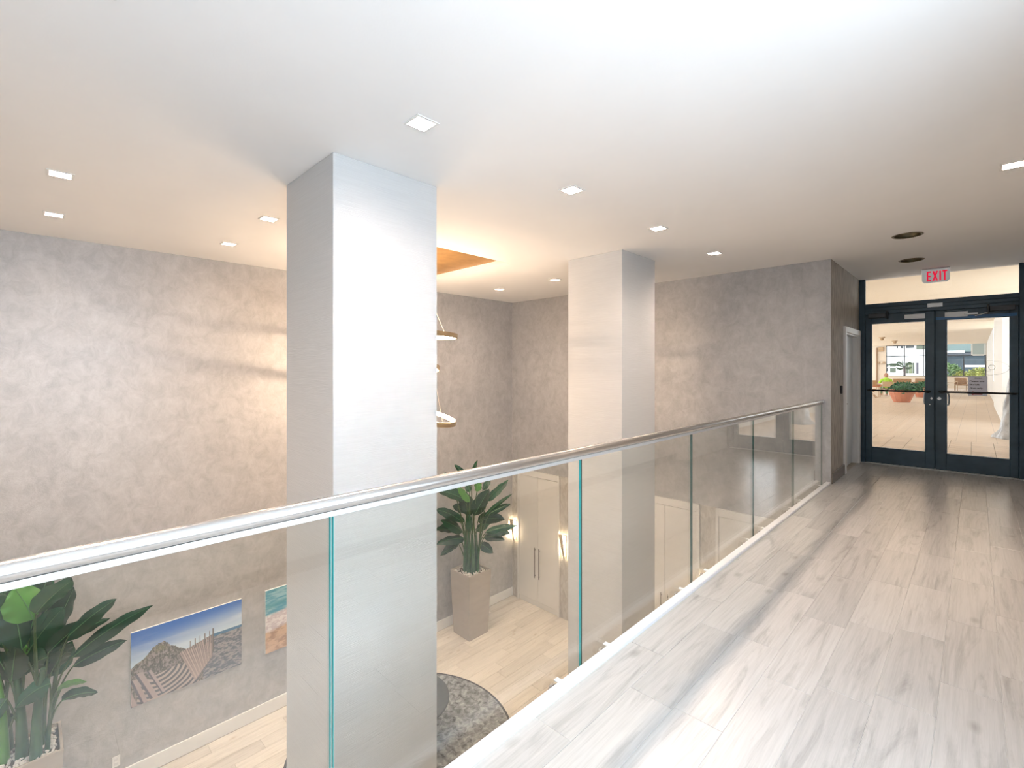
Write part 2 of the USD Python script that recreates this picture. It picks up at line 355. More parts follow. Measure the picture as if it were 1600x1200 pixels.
# ------------------------------------------------------------------ floors
FX0, FX1 = -1.33, XR
fl = thing('floor', 'gallery floor of whitish grey wood-look planks', 'floor', kind='structure')
obj('floor_slab', bx(-1.38, FX1 + .2, YB, YN + .06, -.32, -.0022), grout_m, fl)
W, Lp = .2042, .777
phase = {0: 3.78, 1: 4.236, 2: 3.35, 3: 4.02, 4: 3.52, 5: 4.28, 6: 3.83, -1: 4.05, -2: 3.3, -3: 3.9, 7: 3.5}
rest = []; cnt = 0
for k in range(-3, 8):
    xa = .083 - W * (k + 1); xb = xa + W
    xa2, xb2 = max(xa, FX0), min(xb, FX1)
    if xb2 - xa2 < .01: continue
    y = phase[k] - Lp * 20
    n = 0
    while y < YN:
        ya, yb = max(y, YB), min(y + Lp, YN - .02)
        if yb - ya > .02:
            t = tile(xa2 + .0008, xb2 - .0008, ya + .0008, yb - .0008, -.012, 0, .0012)
            if yb > .5 and xb2 < .56:
                obj('plank', t, plank_ms[(k * 3 + n * 5 + (n * k) % 3) % 8], fl); cnt += 1
            else: rest.append(t)
        y += Lp; n += 1
obj('plank_field', rest, plank_ms[0], fl, label='planks beyond the picture edge', kind='stuff')
struct('trim_1', cham(-1.386, -1.333, YB, YE, -.30, .022, .005), curb_m, 'white edge trim along the gallery floor under the glass railing', 'trim')

fl2 = thing('floor_lower', 'lobby floor of tan wood-look planks on the lower level', 'floor', kind='structure')
obj('floor_slab', bx(XW - .2, -1.25, YB - .2, YE + .2, ZL - .3, ZL - .012), grout_t_m, fl2)
rest = []; k = 0; x = XW + .019
while x < -1.35:
    y = YB + (-.35 * ((k * 5) % 4)) ; n = 0; xb = min(x + .2, -1.35)
    while y < YE:
        ya, yb = max(y, YB), min(y + 1.2, YE + .09)
        if yb - ya > .02:
            t = tile(x + .0012, xb - .0012, ya + .0012, yb - .0012, ZL - .012, ZL)
            if xb < -4.3 and (yb > 5.7 or xb < -6 and yb > .5 or (2.2 < yb and xb < -4.3 and ya < 6)):
                obj('plank', t, tan_ms[(k * 5 + n * 2) % 6], fl2)
            else: rest.append(t)
        y += 1.2; n += 1
    x += .2; k += 1
obj('plank_field', rest, tan_ms[0], fl2, label='planks hidden under the gallery and behind the columns', kind='stuff')

# ------------------------------------------------------------------ downlights
def make_downlight(parent):
    t = .0745
    ring = m3.Manifold.cube([2 * t, 2 * t, .006], True).translate([0, 0, -.002]) - m3.Manifold.cube([.118, .118, .1], True)
    obj('trim', ring, white_m, parent)
    obj('housing', m3.Manifold.cube([.134, .134, .038], True).translate([0, 0, .020]) - m3.Manifold.cube([.118, .118, .07], True).translate([0, 0, .0]), white_m, parent)
    obj('diffuser', bx(-.0585, .0585, -.0585, .0585, .008, .012), diff_m, parent, label='glowing white diffuser')
cls = stage.CreateClassPrim('/downlight_class'); cls.SetTypeName('Xform')
make_downlight(cls)
LL = ['square recessed downlight, first of the row in front of the nearer column', 'second square downlight, just right of the nearer column', 'third square downlight, in front of the farther column',
      'fourth square downlight, right of the farther column near the end wall', 'square recessed downlight cut by the right edge of the photo',
      'square downlight at the far left, nearer of the two there', 'square downlight at the far left, next to the left wall', 'square downlight just left of the nearer column, closer one',
      'square downlight left of the nearer column, beside the left wall', 'square downlight between the columns, next to the farther column', 'square downlight between the columns, in the far corner'] + ['square recessed downlight of the same grid, behind the picture edge'] * 8
for (x, y), lab in zip(LIGHTS, LL):
    d = UsdGeom.Xform.Define(stage, path_for('square_downlight', None))
    d.AddTranslateOp().Set(Gf.Vec3d(x, y, ZC))
    d.GetPrim().GetReferences().AddInternalReference('/downlight_class'); d.GetPrim().SetInstanceable(True)
    tag(d.GetPrim(), lab, 'downlight', 'square ceiling downlights')
for (x, y), lab in zip(CANS, ('unlit round bronze recessed light, nearer the camera', 'unlit round bronze recessed light, nearer the exit sign')):
    t = thing('round_downlight', lab, 'downlight', 'round bronze downlights', (x, y, ZC))
    obj('trim_ring', lathe([(.110, .01), (.110, -.003), (.118, -.007), (.130, -.004), (.132, .0005)], 40), can_m, t, smooth=40)
    obj('reflector', lathe([(.112, .0), (.105, .05), (.075, .11)], 40), can_m, t, smooth=40)
    obj('lens', lathe([(.0, .105), (.04, .104), (.076, .109)], 32), canl_m, t, smooth=40)

# ------------------------------------------------------------------ glass railing
GX = -1.418; GT = .013
SE = [-1.925, -.635, .655, 1.945, 3.245, 4.531, 5.827, 7.165]
rail = thing('glass_railing', 'frameless glass railing with round brushed steel handrail along the gallery edge', 'railing')
for i in range(len(SE) - 1):
    a, b = SE[i] + .005, SE[i + 1] - .005
    g = obj('glass_panel', bx(GX - GT, GX, a, b, -.26, 1.045), pane_m, rail)
    obj('edge', [bx(GX - GT + .0005, GX - .0005, a - .0015, a, -.26, 1.045), bx(GX - GT + .0005, GX - .0005, b, b + .0015, -.26, 1.045)], edge_m if i < 3 else edged_m, g, label='teal polished glass edge')
    for yy in (a + .2, b - .2):
        obj('standoff', [rod((-1.386, yy, -.05), (GX, yy, -.05), .022, 16), rod((GX - GT - .012, yy, -.05), (GX - GT, yy, -.05), .026, 16)], steel_m, rail, smooth=40)
        obj('clip', cham(GX, -1.384, yy - .014, yy + .014, .006, .012, .001), curb_m, rail)
yj = 3.275
hr = obj('handrail', [rod((GX - .006, -1.9, 1.055), (GX - .006, yj - .02, 1.055), .0225, 40), rod((GX - .006, yj + .02, 1.055), (GX - .006, 7.165, 1.055), .0225, 40)], steel_m, rail, smooth=40)
obj('joint_sleeve', rod((GX - .006, yj - .02, 1.055), (GX - .006, yj + .02, 1.055), .0215, 40), steel_m, hr, smooth=40)
obj('rail_gasket', bx(GX - .020, GX + .006, -1.9, 7.15, 1.018, 1.034), plain('rail_channel', (.55, .54, .53), .4, .6), rail)
obj('end_cap', rod((GX - .006, 7.165, 1.055), (GX - .006, 7.197, 1.055), .027, 32), steel_m, rail, smooth=40)

# ------------------------------------------------------------------ the black glass entrance doors
DY = 9.23
d1 = thing('door_1', 'black framed double glass doors with transom at the end of the gallery', 'door', kind='structure')
obj('jamb', cham(-1.33, -1.252, DY, YN + .02, 0, ZC, .004), black_m, d1)
obj('jamb', cham(.408, .50, DY, YN + .02, 0, ZC, .004), black_m, d1)
obj('header', [cham(-1.252, .408, DY - .004, YN + .02, 2.43, 2.49, .004), cham(-1.252, .408, DY + .006, YN + .02, 2.38, 2.43, .003), cham(-1.252, .408, DY - .002, YN + .02, 2.325, 2.378, .004)], black_m, d1)
obj('transom_pane', bx(-1.252, .408, DY + .035, DY + .041, 2.49, ZC), clear_m, d1)
obj('threshold', cham(-1.30, .46, DY - .03, YN + .03, 0, .010, .003), alu_m, d1)
obj('header_plate', cham(-.513, -.345, DY - .012, DY - .003, 2.376, 2.434, .002), alu_m, d1, label='small silver plate on the header')
def leaf(x0, x1, gl, lab, hinge_left):
    lf = obj('door_leaf', [cham(x0, gl[0], DY + .01, DY + .055, .014, 2.322, .004), cham(gl[1], x1, DY + .01, DY + .055, .014, 2.322, .004),
                           cham(gl[0], gl[1], DY + .0105, DY + .0545, .014, .254, .003), cham(gl[0], gl[1], DY + .0105, DY + .0545, 2.182, 2.322, .003)], black_m, d1, label=lab)
    obj('door_pane', bx(gl[0], gl[1], DY + .030, DY + .036, .254, 2.182), clear_m, lf)
    s = (gl[1] - gl[0])
    bead = [bx(gl[0], gl[0] + .006, DY + .040, DY + .052, .254, 2.182), bx(gl[1] - .006, gl[1], DY + .040, DY + .052, .254, 2.182), bx(gl[0], gl[1], DY + .040, DY + .052, .254, .260), bx(gl[0], gl[1], DY + .040, DY + .052, 2.176, 2.182)]
    obj('glazing_bead', bead, paperw_m, lf)
    return lf
obj('door_stop', [bx(-.445, -.415, DY + .056, DY + .066, .014, 2.322), bx(.395, .42, DY + .056, DY + .066, .0, 2.33), bx(-1.27, -1.24, DY + .056, DY + .066, .0, 2.33), bx(-1.25, .41, DY + .056, DY + .066, 2.30, 2.335)], black_m, d1)
lfL = leaf(-1.248, -.435, (-1.171, -.535), 'left door leaf', True)
lfR = leaf(-.425, .404, (-.305, .324), 'right door leaf with a blue strip along its top rail', False)
obj('blue_strip', bx(-.42, .39, DY + .006, DY + .0095, 2.186, 2.228), blue_m, lfR, label='blue film strip')
obj('sticker', bx(-.773, -.537, DY + .006, DY + .0095, 2.222, 2.292), paperw_m, lfL, label='blank white sticker')
obj('sticker', bx(-.325, -.085, DY + .002, DY + .0055, 2.216, 2.290), paperw_m, lfR, label='blank white sticker')
def pushbar(x0, x1, lf, tip):
    n = 24
    t = np.linspace(0, 1, n); xs = x0 + (x1 - x0) * t
    r = .013 + .009 * np.exp(-((t - (.97 if tip > 0 else .03)) / .06) ** 2)
    r[0] = r[-1] = .004
    pts = np.stack([xs, np.full(n, DY - .055), np.full(n, 1.144)], 1)
    b = obj('push_bar', tube(pts, r, 12), blackbar_m, lf, smooth=50)
    obj('bracket', [rod((x0 + .05, DY - .055, 1.144), (x0 + .05, DY + .012, 1.144), .013, 12), rod((x1 - .03, DY - .055, 1.144), (x1 - .03, DY + .012, 1.144), .013, 12)], blackbar_m, b)
pushbar(-1.225, -.465, lfL, 1); pushbar(-.395, .40, lfR, -1)
def pull(x, s, lf):
    p = [(x - s * .05, DY + .055, 1.125), (x, DY + .115, 1.118), (x + s * .004, DY + .12, 1.08), (x + s * .004, DY + .12, .985), (x, DY + .115, .955), (x - s * .05, DY + .055, .942)]
    obj('pull_handle', tube(p, .011, 12), dsteel_m, lf, smooth=50)
pull(-.548, -1, lfL); pull(-.288, 1, lfR)
def lockcyl(x, z, r, lf, sx=1.0, m=alu_m):
    c = rod((0, 0, 0), (0, -.008, 0), r, 24); c.apply_scale([sx, 1, 1]); obj('lock', moved(c, (x, DY + .0102, z)), m, lf)
lockcyl(-.468, 1.045, .017, lfL, .7); lockcyl(-.487, .955, .009, lfL); lockcyl(-.383, 1.045, .022, lfR); lockcyl(-.365, .948, .013, lfR, 1, black_m)
def closer(x0, x1, bracket, lf, arm):
    c = obj('door_closer', cham(x0, x1, DY - .06, DY + .012, 2.262, 2.332, .006), closer_m, lf)
    obj('bracket', cham(bracket - .012, bracket + .012, DY - .07, DY + .01, 2.245, 2.36, .003), blackbar_m, c)
    if arm: obj('arm', [rod((bracket, DY - .04, 2.25), (bracket - .13, DY - .02, 2.215), .007, 8), cham(bracket - .24, bracket - .10, DY - .012, DY + .0105, 2.236, 2.262, .003)], alu_m, c)
closer(-1.205, -.985, -.972, lfL, False); closer(.13, .375, .117, lfR, True)
# paper notice on the right leaf: words, and a red arrow pointing left
sg = obj('paper_notice', bx(-.083, .110, DY + .024, DY + .0285, 1.100, 1.372), signp_m, None, 'grey paper notice with a red left arrow stuck on the right glass door', 'sign')
def words(name, s, h, x, z, y, m, parent, bold=False, depth=.0012):
    t = meshkit.text_mesh(s, h, depth, bold)
    t = turned(t, math.pi / 2, [1, 0, 0])
    obj(name, moved(t, (x, y, z)), m, parent)
yS = DY + .0242
words('heading', 'Attention', .013, -.018, 1.338, yS, ink_m, sg)
obj('rule', bx(-.035, .072, yS - .001, yS, 1.331, 1.333), ink_m, sg)
words('notice_line', 'Please use', .021, -.068, 1.292, yS, ink_m, sg, True)
words('notice_line', 'the left', .021, -.066, 1.245, yS, ink_m, sg, True)
words('notice_line', 'door only', .021, -.066, 1.196, yS, ink_m, sg, True)
ar = Polygon([(-.063, 1.135), (-.03, 1.165), (-.03, 1.153), (.062, 1.153), (.062, 1.117), (-.03, 1.117), (-.03, 1.105)])
arm_ = turned(trimesh.creation.extrude_polygon(ar, .0012), math.pi / 2, [1, 0, 0])
obj('arrow', moved(arm_, (0, yS, 0)), red_m, sg)
# swirl decal on the right glass
dc = []
yD = DY + .028
def arc(cx, cz, rx, rz, a0, a1, r):
    a = np.radians(np.linspace(a0, a1, 40)); return tube(np.stack([cx + rx * np.cos(a), np.full(40, yD), cz + rz * np.sin(a)], 1), r, 6)
dcl = thing('swirl_decal', 'thin dark swirl decal on the right glass door above the notice', 'decal')
obj('outer_arc', arc(.13, 1.488, .19, .098, -98, 20, .0016), ink_m, dcl); obj('outer_arc', arc(.13, 1.488, .19, .098, 25, 98, .0008), ink_m, dcl)
obj('small_ring', arc(.153, 1.496, .031, .034, 0, 360, .0026), ink_m, dcl); obj('tail', arc(.112, 1.455, .03, .012, -140, 20, .0012), ink_m, dcl)

# side door in the passage wall
d2 = thing('door_2', 'white side door in the fibrous wallpaper wall', 'door', kind='structure')
obj('casing', [cham(-1.335, -1.300, 7.985, 8.065, 0, 2.075, .004), cham(-1.335, -1.300, 9.095, 9.175, 0, 2.075, .004), cham(-1.3352, -1.2998, 8.06, 9.10, 1.995, 2.075, .004)], white_m, d2)
obj('jamb', [bx(-1.50, -1.33, 8.06, 8.085, 0, 2.0), bx(-1.50, -1.33, 9.075, 9.10, 0, 2.0), bx(-1.50, -1.33, 8.085, 9.075, 1.975, 2.0)], white_m, d2)
obj('door_leaf', cham(-1.44, -1.395, 8.088, 9.072, .008, 1.972, .003), plain('cool_white_door', (.66, .70, .74), .4), d2)
hn = obj('handle', [rod((-1.395, 8.16, .97), (-1.33, 8.16, .97), .012, 12), rod((-1.335, 8.15, .97), (-1.335, 8.28, .97), .010, 12)], dsteel_m, d2)
obj('rose', rod((-1.396, 8.16, .97), (-1.385, 8.16, .97), .027, 20), dsteel_m, hn)
cr = thing('card_reader', 'small black card reader on the fibrous wall beside the side door', 'reader', loc=(-1.33, 7.80, 1.19))
obj('body', cham(0, .022, -.028, .028, -.055, .055, .005), ink_m, cr); obj('side_strip', cham(.002, .016, .029, .034, -.05, .05, .001), paperw_m, cr)

# exit sign
EY = 8.88
ex = thing('exit_sign', 'grey EXIT sign with red letters hanging from the ceiling before the doors', 'sign', loc=(-.405, EY, ZC))
pl = trimesh.creation.extrude_polygon(Polygon([(-.145, 0), (.145, 0), (.145, -.16), (.118, -.187), (-.118, -.187), (-.145, -.16)]), .02)
obj('panel', moved(turned(pl, math.pi / 2, [1, 0, 0]), (0, .01, -.012)), exitg_m, ex)
obj('mounting_bar', cham(-.15, .15, -.03, .03, -.014, 0, .004), alu_m, ex)
E_, X_, I_, T_ = [], [], [], []
def ext(poly): return moved(turned(trimesh.creation.extrude_polygon(poly, .004), math.pi / 2, [1, 0, 0]), (0, -.010, -.012))
def letter(polys, x): return trimesh.util.concatenate([moved(ext(Polygon(p)), (x, 0, -.165)) for p in polys])
h = .135; s = .018
lt = {'E': [[(0, 0), (s, 0), (s, h), (0, h)], [(s, 0), (.048, 0), (.048, s), (s, s)], [(s, h / 2 - s / 2), (.042, h / 2 - s / 2), (.042, h / 2 + s / 2), (s, h / 2 + s / 2)], [(s, h - s), (.048, h - s), (.048, h), (s, h)]],
      'X': [[(0, 0), (.02, 0), (.06, h), (.04, h)], [(.04, 0), (.06, 0), (.02, h), (0, h)]], 'I': [[(0, 0), (s, 0), (s, h), (0, h)]],
      'T': [[(.017, 0), (.035, 0), (.035, h - s), (.017, h - s)], [(0, h - s), (.052, h - s), (.052, h), (0, h)]]}
for ch, x in (('E', -.095), ('X', -.036), ('I', .038), ('T', .068)):
    obj('letter', letter(lt[ch], x), exit_m, ex, label='red letter ' + ch)

# ------------------------------------------------------------------ wardrobes in the lower end wall, sconces
WL = ['white built-in wardrobe left of the farther column, beside the plant', 'white built-in wardrobe hidden behind the farther column', 'white built-in wardrobe right of the farther column', 'white built-in wardrobe farthest right under the railing end']
for cx, lab in zip(WCX, WL):
    w = thing('wardrobe', lab, 'wardrobe', 'built-in white wardrobes', (cx, YE, ZL))
    H = -.60 - ZL
    obj('carcass', bx(-.56, .56, .02, .098, .0, H - .002), ward_gap_m, w)
    obj('frame', [cham(-.56, -.515, -.03, .02, 0, H - .004, .003), cham(.515, .56, -.03, .02, 0, H - .004, .003), cham(-.515, .515, -.03, .02, H - .115, H - .004, .003)], cab_m, w)
    obj('plinth', cham(-.515, .515, -.005, .02, 0, .10, .003), cab_m, w)
    for sx in (-1, 1):
        a, b = (-.512, -.002) if sx < 0 else (.002, .512)
        dr = obj('door', cham(a, b, -.022, .0, .112, H - .120, .003), cab_m, w)
        hx = sx * .056
        obj('handle', [rod((hx, -.05, 1.195 - .31), (hx, -.05, 1.195), .006, 10), rod((hx, -.05, .92), (hx, -.022, .92), .005, 8), rod((hx, -.05, 1.16), (hx, -.022, 1.16), .005, 8)] if False else
            [rod((hx, -.05, .585), (hx, -.05, 1.195), .006, 10), rod((hx, -.05, .63), (hx, -.022, .63), .005, 8), rod((hx, -.05, 1.15), (hx, -.022, 1.15), .005, 8)], dsteel_m, dr)
SL = ['lit twisted wall sconce left of the first wardrobe, partly behind the far plant', 'lit twisted wall sconce between the first wardrobe and the farther column', 'wall sconce hidden behind the farther column', 'wall sconce glowing low between the two right wardrobes']
for cx, lab in zip((-6.955, -5.632, -4.267, -2.902), SL):
    sc = thing('wall_sconce', lab, 'sconce', 'twisted wall sconces', (cx, YE, -1.92))
    obj('backplate', cham(-.035, .035, -.018, -.001, -.20, .20, .003), scplate_m, sc)
    fp = []
    n = 12
    for i in range(n + 1):
        t = i / n; a = -.65 + 1.0 * t; xx = .045 - .09 * t; zz = -.23 + .46 * t
        fp.append([(xx - .036 * math.cos(a), -.088 - .036 * math.sin(a), zz), (xx + .036 * math.cos(a), -.088 + .036 * math.sin(a), zz)])
    v = []; f = []
    for p in fp:
        for q in p: v += [np.array(q) + (0, -.004, 0), np.array(q) + (0, .004, 0)]
    for i in range(n):
        o = i * 4; q = o + 4
        for a, b in ((0, 2), (2, 3), (3, 1), (1, 0)): f += [(o + a, o + b, q + b), (o + a, q + b, q + a)]
    f += [(0, 1, 3), (0, 3, 2), (n * 4, n * 4 + 3, n * 4 + 1), (n * 4, n * 4 + 2, n * 4 + 3)]
    obj('twisted_plate', trimesh.Trimesh(v, f, process=True), scplate_m, sc, smooth=40)
    obj('arm', [rod((0, -.085, -.10), (0, -.018, -.10), .008, 8), rod((0, -.085, .10), (0, -.018, .10), .008, 8)], scplate_m, sc)
    obj('lamp_strip', [cham(-.014, .014, -.056, -.046, -.17, .19, .002)], scon_m, sc, label='bright warm lamp strip')

# ------------------------------------------------------------------ pictures (flat prints)
def print_mesh(fn, nx, nz, w, h):
    """canvas front as a grid whose vertex colours carry the print"""
    u, v = np.meshgrid(np.linspace(0, 1, nx), np.linspace(0, 1, nz), indexing='ij')
    c = fn(u.ravel(), v.ravel())
    p = np.stack([np.zeros(nx * nz), u.ravel() * w, v.ravel() * h], 1)
    i, j = np.meshgrid(np.arange(nx - 1), np.arange(nz - 1), indexing='ij'); a = (i * nz + j).ravel()
    f = np.vstack([np.stack([a, a + nz, a + nz + 1], 1), np.stack([a, a + nz + 1, a + 1], 1)])
    return p, f, c
print_m = M('canvas_print', {'a': ('attribute', {'attribute': 'print'}), 'p': ('principled_bsdf', {'roughness': .4})}, [('a.color', 'p.base_color')])
def mixc(a, b, t): t = np.clip(t, 0, 1)[:, None]; return a * (1 - t) + b * t
def fb(u, v, s, seed=0, o=4): return meshkit.fbm(np.stack([u * s, v * s, np.full_like(u, .5)], 1), o, seed)
def sstep(x, a, b): t = np.clip((x - a) / (b - a), 0, 1); return t * t * (3 - 2 * t)
def dune(u, v):
    A = lambda *c: np.array(c, float)
    col = mixc(np.tile(A(.55, .68, .80), (len(u), 1)), np.tile(A(.035, .16, .55), (len(u), 1)), sstep(v + .12 * (1 - u) - .18 * (u > 2), .62, 1.02))
    col = mixc(col, np.tile(A(.72, .80, .86), (len(u), 1)), .55 * sstep(fb(u * .5, v * 2.2, 3, 3), .5, .75) * sstep(v, .95, .7))
    sea = (v < .615) & (u > .68); col[sea] = A(.05, .16, .30)
    beach = v < np.where(u > .68, .565, .40) + .02 * fb(u, v, 9, 5)
    bc = mixc(np.tile(A(.11, .125, .16), (len(u), 1)), np.tile(A(.34, .32, .33), (len(u), 1)), sstep(fb(u, v * 1.5, 26, 6), .40, .62))
    col[beach] = bc[beach]
    hill = .52 + .22 * np.exp(-((u - .24) / .15) ** 2) + .10 * (fb(u, u * 0, 9, 8) - .5) + .05 * (fb(u, v, 60, 18) - .5)
    g = v < hill - np.clip(u - .42, 0, 1) * .55
    gr = mixc(np.tile(A(.075, .075, .07), (len(u), 1)), np.tile(A(.33, .29, .27), (len(u), 1)), sstep(fb(u * 1.8, v * .8, 46, 11), .36, .68))
    gr = mixc(gr, np.tile(A(.20, .20, .09), (len(u), 1)), .6 * sstep(fb(u, v, 6, 12), .45, .6) * sstep(v, .5, .75))
    col[g & (u < .62)] = gr[g & (u < .62)]
    # sand path with curved shadow stripes
    d = np.hypot((u - .22) * 1.2, (v - .42)); path = (v < .36 - .22 * np.abs(u - .38)) & (u > .05) & (u < .58)
    st = .5 + .5 * np.sin(2 * np.pi * (d * 17 + .6 * fb(u, v, 5, 15)))
    pc = mixc(np.tile(A(.10, .10, .12), (len(u), 1)), np.tile(A(.48, .40, .36), (len(u), 1)), sstep(st, .35, .65))
    col[path] = pc[path]
    # slatted fence leaning along the path
    for k in range(17):
        t = k / 16.0
        x0, z0 = .55 + .15 * t, .04 + .24 * t; x1, z1 = .41 + .295 * t, .51 + .105 * t
        w = .0075 * (1 - .45 * t)
        s = np.clip((v - z0) / (z1 - z0), -1, 2); xx = x0 + (x1 - x0) * s
        on = (np.abs(u - xx) < w) & (s > 0) & (s < 1); col[on] = A(.50, .40, .36) * (.75 + .25 * (k % 2))
        sh = (np.abs(u - xx - 1.8 * w) < w * .8) & (s > 0) & (s < 1); col[sh] = A(.15, .13, .15)
    for (x0, z0, x1, z1, w) in ((.20, .02, .07, .43, .022), (.12, .0, .03, .36, .018), (.27, .05, .15, .42, .012), (.03, 0., -.02, .22, .02)):
        s = (v - z0) / (z1 - z0); xx = x0 + (x1 - x0) * s
        on = (np.abs(u - xx) < w) & (s > 0) & (s < 1); col[on] = A(.42, .34, .33)
        sh = (np.abs(u - xx + 1.5 * w) < .5 * w) & (s > 0) & (s < 1); col[sh] = A(.10, .09, .12)
    for k in range(5):
        x = .50 + .045 * k; on = (np.abs(u - x) < .004) & (v > .5) & (v < .63 + .012 * k); col[on] = A(.14, .12, .12)
    on = (np.abs(u - .715) < .006) & (v > .35) & (v < .70); col[on] = A(.14, .13, .14)
    return col
def surf(u, v):
    A = lambda *c: np.array(c, float)
    n = fb(u * 1.2, v * 3, 5, 21)
    col = mixc(np.tile(A(.07, .32, .45), (len(u), 1)), np.tile(A(.30, .55, .62), (len(u), 1)), sstep(fb(u, v * 4, 6, 22), .35, .65))
    e = v + .10 * (n - .5) - .12 * u
    col = mixc(col, np.tile(A(.05, .30, .38), (len(u), 1)), np.exp(-((e - .74) / .04) ** 2) * .8)
    foam = mixc(np.tile(A(.62, .55, .58), (len(u), 1)), np.tile(A(.82, .78, .78), (len(u), 1)), sstep(fb(u, v, 22, 23), .4, .6))
    col = mixc(col, foam, sstep(e, .62, .56))
    sand = mixc(np.tile(A(.42, .26, .16), (len(u), 1)), np.tile(A(.66, .44, .27), (len(u), 1)), sstep(fb(u, v * 2, 12, 24), .35, .6))
    return mixc(col, sand, sstep(e + .05 * (fb(u, v, 16, 25) - .5), .36, .31))
def picture(y0, z0, w, h, fn, nm, lab):
    t = thing('beach_picture', lab, 'picture', 'unframed beach pictures', (XW, y0, z0))
    obj('panel', cham(.001, .028, 0, w, 0, h, .002), white_m, t)
    p, f, c = print_mesh(fn, 300, 220, w - .002, h - .002)
    m = usdkit.mesh(stage, path_for('print', t), (p + [.0287, .001, .001], f), print_m)
    UsdGeom.PrimvarsAPI(m).CreatePrimvar('print', Sdf.ValueTypeNames.Color3fArray, 'vertex').Set(Vt.Vec3fArray.FromNumpy(c.astype(np.float32)))
    tag(m.GetPrim(), nm)
picture(.830, -2.475, 1.165, .872, dune, 'printed beach dune with a slatted sand fence', 'beach dune picture with a leaning slatted fence on the left wall')
picture(2.29, -2.475, 1.165, .872, surf, 'printed surf washing onto sand', 'surf and sand picture cut off by the nearer column')
ot = thing('wall_outlet', 'small white wall outlet low on the left wall', 'outlet', loc=(XW, .70, -3.03))
obj('plate', cham(0, .007, -.036, .036, -.06, .06, .002), white_m, ot)
obj('socket', [cham(.007, .009, -.017, .017, .010, .040, .0005), cham(.007, .009, -.017, .017, -.040, -.010, .0005)], plain('socket_white', (.7, .7, .7), .4), ot)

# ------------------------------------------------------------------ rug, table
RC = (-5.24, 3.37)
rg = thing('round_rug', 'round grey mottled rug on the tan lobby floor', 'rug', loc=(RC[0], RC[1], ZL))
obj('pile', lathe([(0, .014), (.7, .014), (1.38, .014), (1.39, .010)], 96), rug_m, rg, smooth=30)
obj('border', lathe([(1.385, .010), (1.39, .0145), (1.41, .0145), (1.418, .008), (1.42, .0)], 96), rugedge_m, rg)
tb = thing('round_table', 'low round slate grey table standing on the round rug', 'table', loc=(RC[0], RC[1], ZL + .0145))
obj('tabletop', lathe([(0, .565), (.555, .565), (.572, .558), (.575, .545), (.565, .53), (.0, .53)], 72), slate_m, tb, smooth=35)
obj('pedestal', lathe([(.06, .53), (.05, .45), (.05, .06), (.06, .03)], 32), slate_m, tb, smooth=35)
obj('foot', lathe([(0, .03), (.06, .032), (.28, .016), (.30, .008), (.30, 0), (0, 0)], 48), slate_m, tb, smooth=35)

# ------------------------------------------------------------------ ring chandelier
CC = np.array([-5.27, 3.38, 0])
ch = thing('ring_chandelier', 'chandelier of three tilted glowing rings hanging from the bronze ceiling recess', 'chandelier', loc=(CC[0], CC[1], ZC + .07))
obj('canopy', lathe([(0, 0), (.22, 0), (.22, -.03), (.21, -.035), (0, -.035)], 48), champ_m, ch, smooth=35)
rt = np.array([math.cos(YAW), math.sin(YAW), 0]); fwv = np.array([-math.sin(YAW), math.cos(YAW), 0])
def ring(R, z, tilt, axis, shift=0.0):
    n = 96; ang = np.arange(n) * 2 * np.pi / n
    def band(r0, r1, z0, z1):
        prof = [(r0, z0), (r1, z0), (r1, z1), (r0, z1), (r0, z0)]
        m = lathe(prof, n); return m
    T = trimesh.transformations.rotation_matrix(tilt, axis)
    off = np.array([0, 0, z - ZC - .07]) + rt * shift
    fr = band(R - .004, R + .012, -.028, .028); df = band(R - .017, R - .0045, -.026, .026)
    for m in (fr, df): m.apply_transform(T); m.apply_translation(off)
    r_ = obj('ring', fr, champ_m, ch, smooth=40); obj('light_band', df, ring_m, r_, label='glowing inner band', smooth=40)
    cab = []
    for a in (0.2, 0.2 + 2 * math.pi / 3, 0.2 + 4 * math.pi / 3):
        q = np.array([R * math.cos(a), R * math.sin(a), .028, 1]); q = (T @ q)[:3] + off
        cab.append(rod((.15 * math.cos(a), .15 * math.sin(a), -.035), q, .0022, 6))
    obj('cable', cab, cable_m, r_)
ring(.66, 1.93, .05, fwv, .02); ring(.45, 1.49, -.16, rt, .0); ring(.68, .93, .24, fwv, .0)

# ------------------------------------------------------------------ strelitzia plants in tapered planters
def make_planter(loc, lab):
    t = thing('tapered_planter', lab, 'planter', 'tapered planters', loc)
    a, b, H = .222, .268, 1.15
    def ringv(s, z): return [(-s, -s, z), (s, -s, z), (s, s, z), (-s, s, z)]
    v = ringv(a, 0) + ringv(b - .004, H - .006) + ringv(b - .006, H) + ringv(b - .026, H) + ringv(b - .03, H - .05)
    f = [(0, 2, 1), (0, 3, 2)]
    for k in range(4):
        for i in range(4):
            j = (i + 1) % 4; o = k * 4
            f += [(o + i, o + j, o + 4 + j), (o + i, o + 4 + j, o + 4 + i)]
    obj('pot', trimesh.Trimesh(v, f, process=False), pot_m, t)
    s = b - .03; obj('soil', bx(-s, s, -s, s, H - .07, H - .045), soil_m, t)
    P_ = []
    r = np.random.default_rng(3)
    for i in range(230):
        m = trimesh.creation.icosphere(1, 1.0); m.vertices *= (.017, .013, .010) * (r.uniform(.8, 1.35, 3)); m.vertices += r.normal(0, .0012, m.vertices.shape)
        m.apply_transform(trimesh.transformations.random_rotation_matrix(r.random(3)))
        m.apply_translation((r.uniform(-s + .02, s - .02), r.uniform(-s + .02, s - .02), H - .040 + r.uniform(0, .022))); P_.append(m)
    pb = obj('pebbles', [moved(m, loc) for m in P_], pebble_m, None, 'white pebbles filling the top of the ' + ('far' if loc[1] > 2 else 'near') + ' planter', 'pebbles', None, 'stuff')
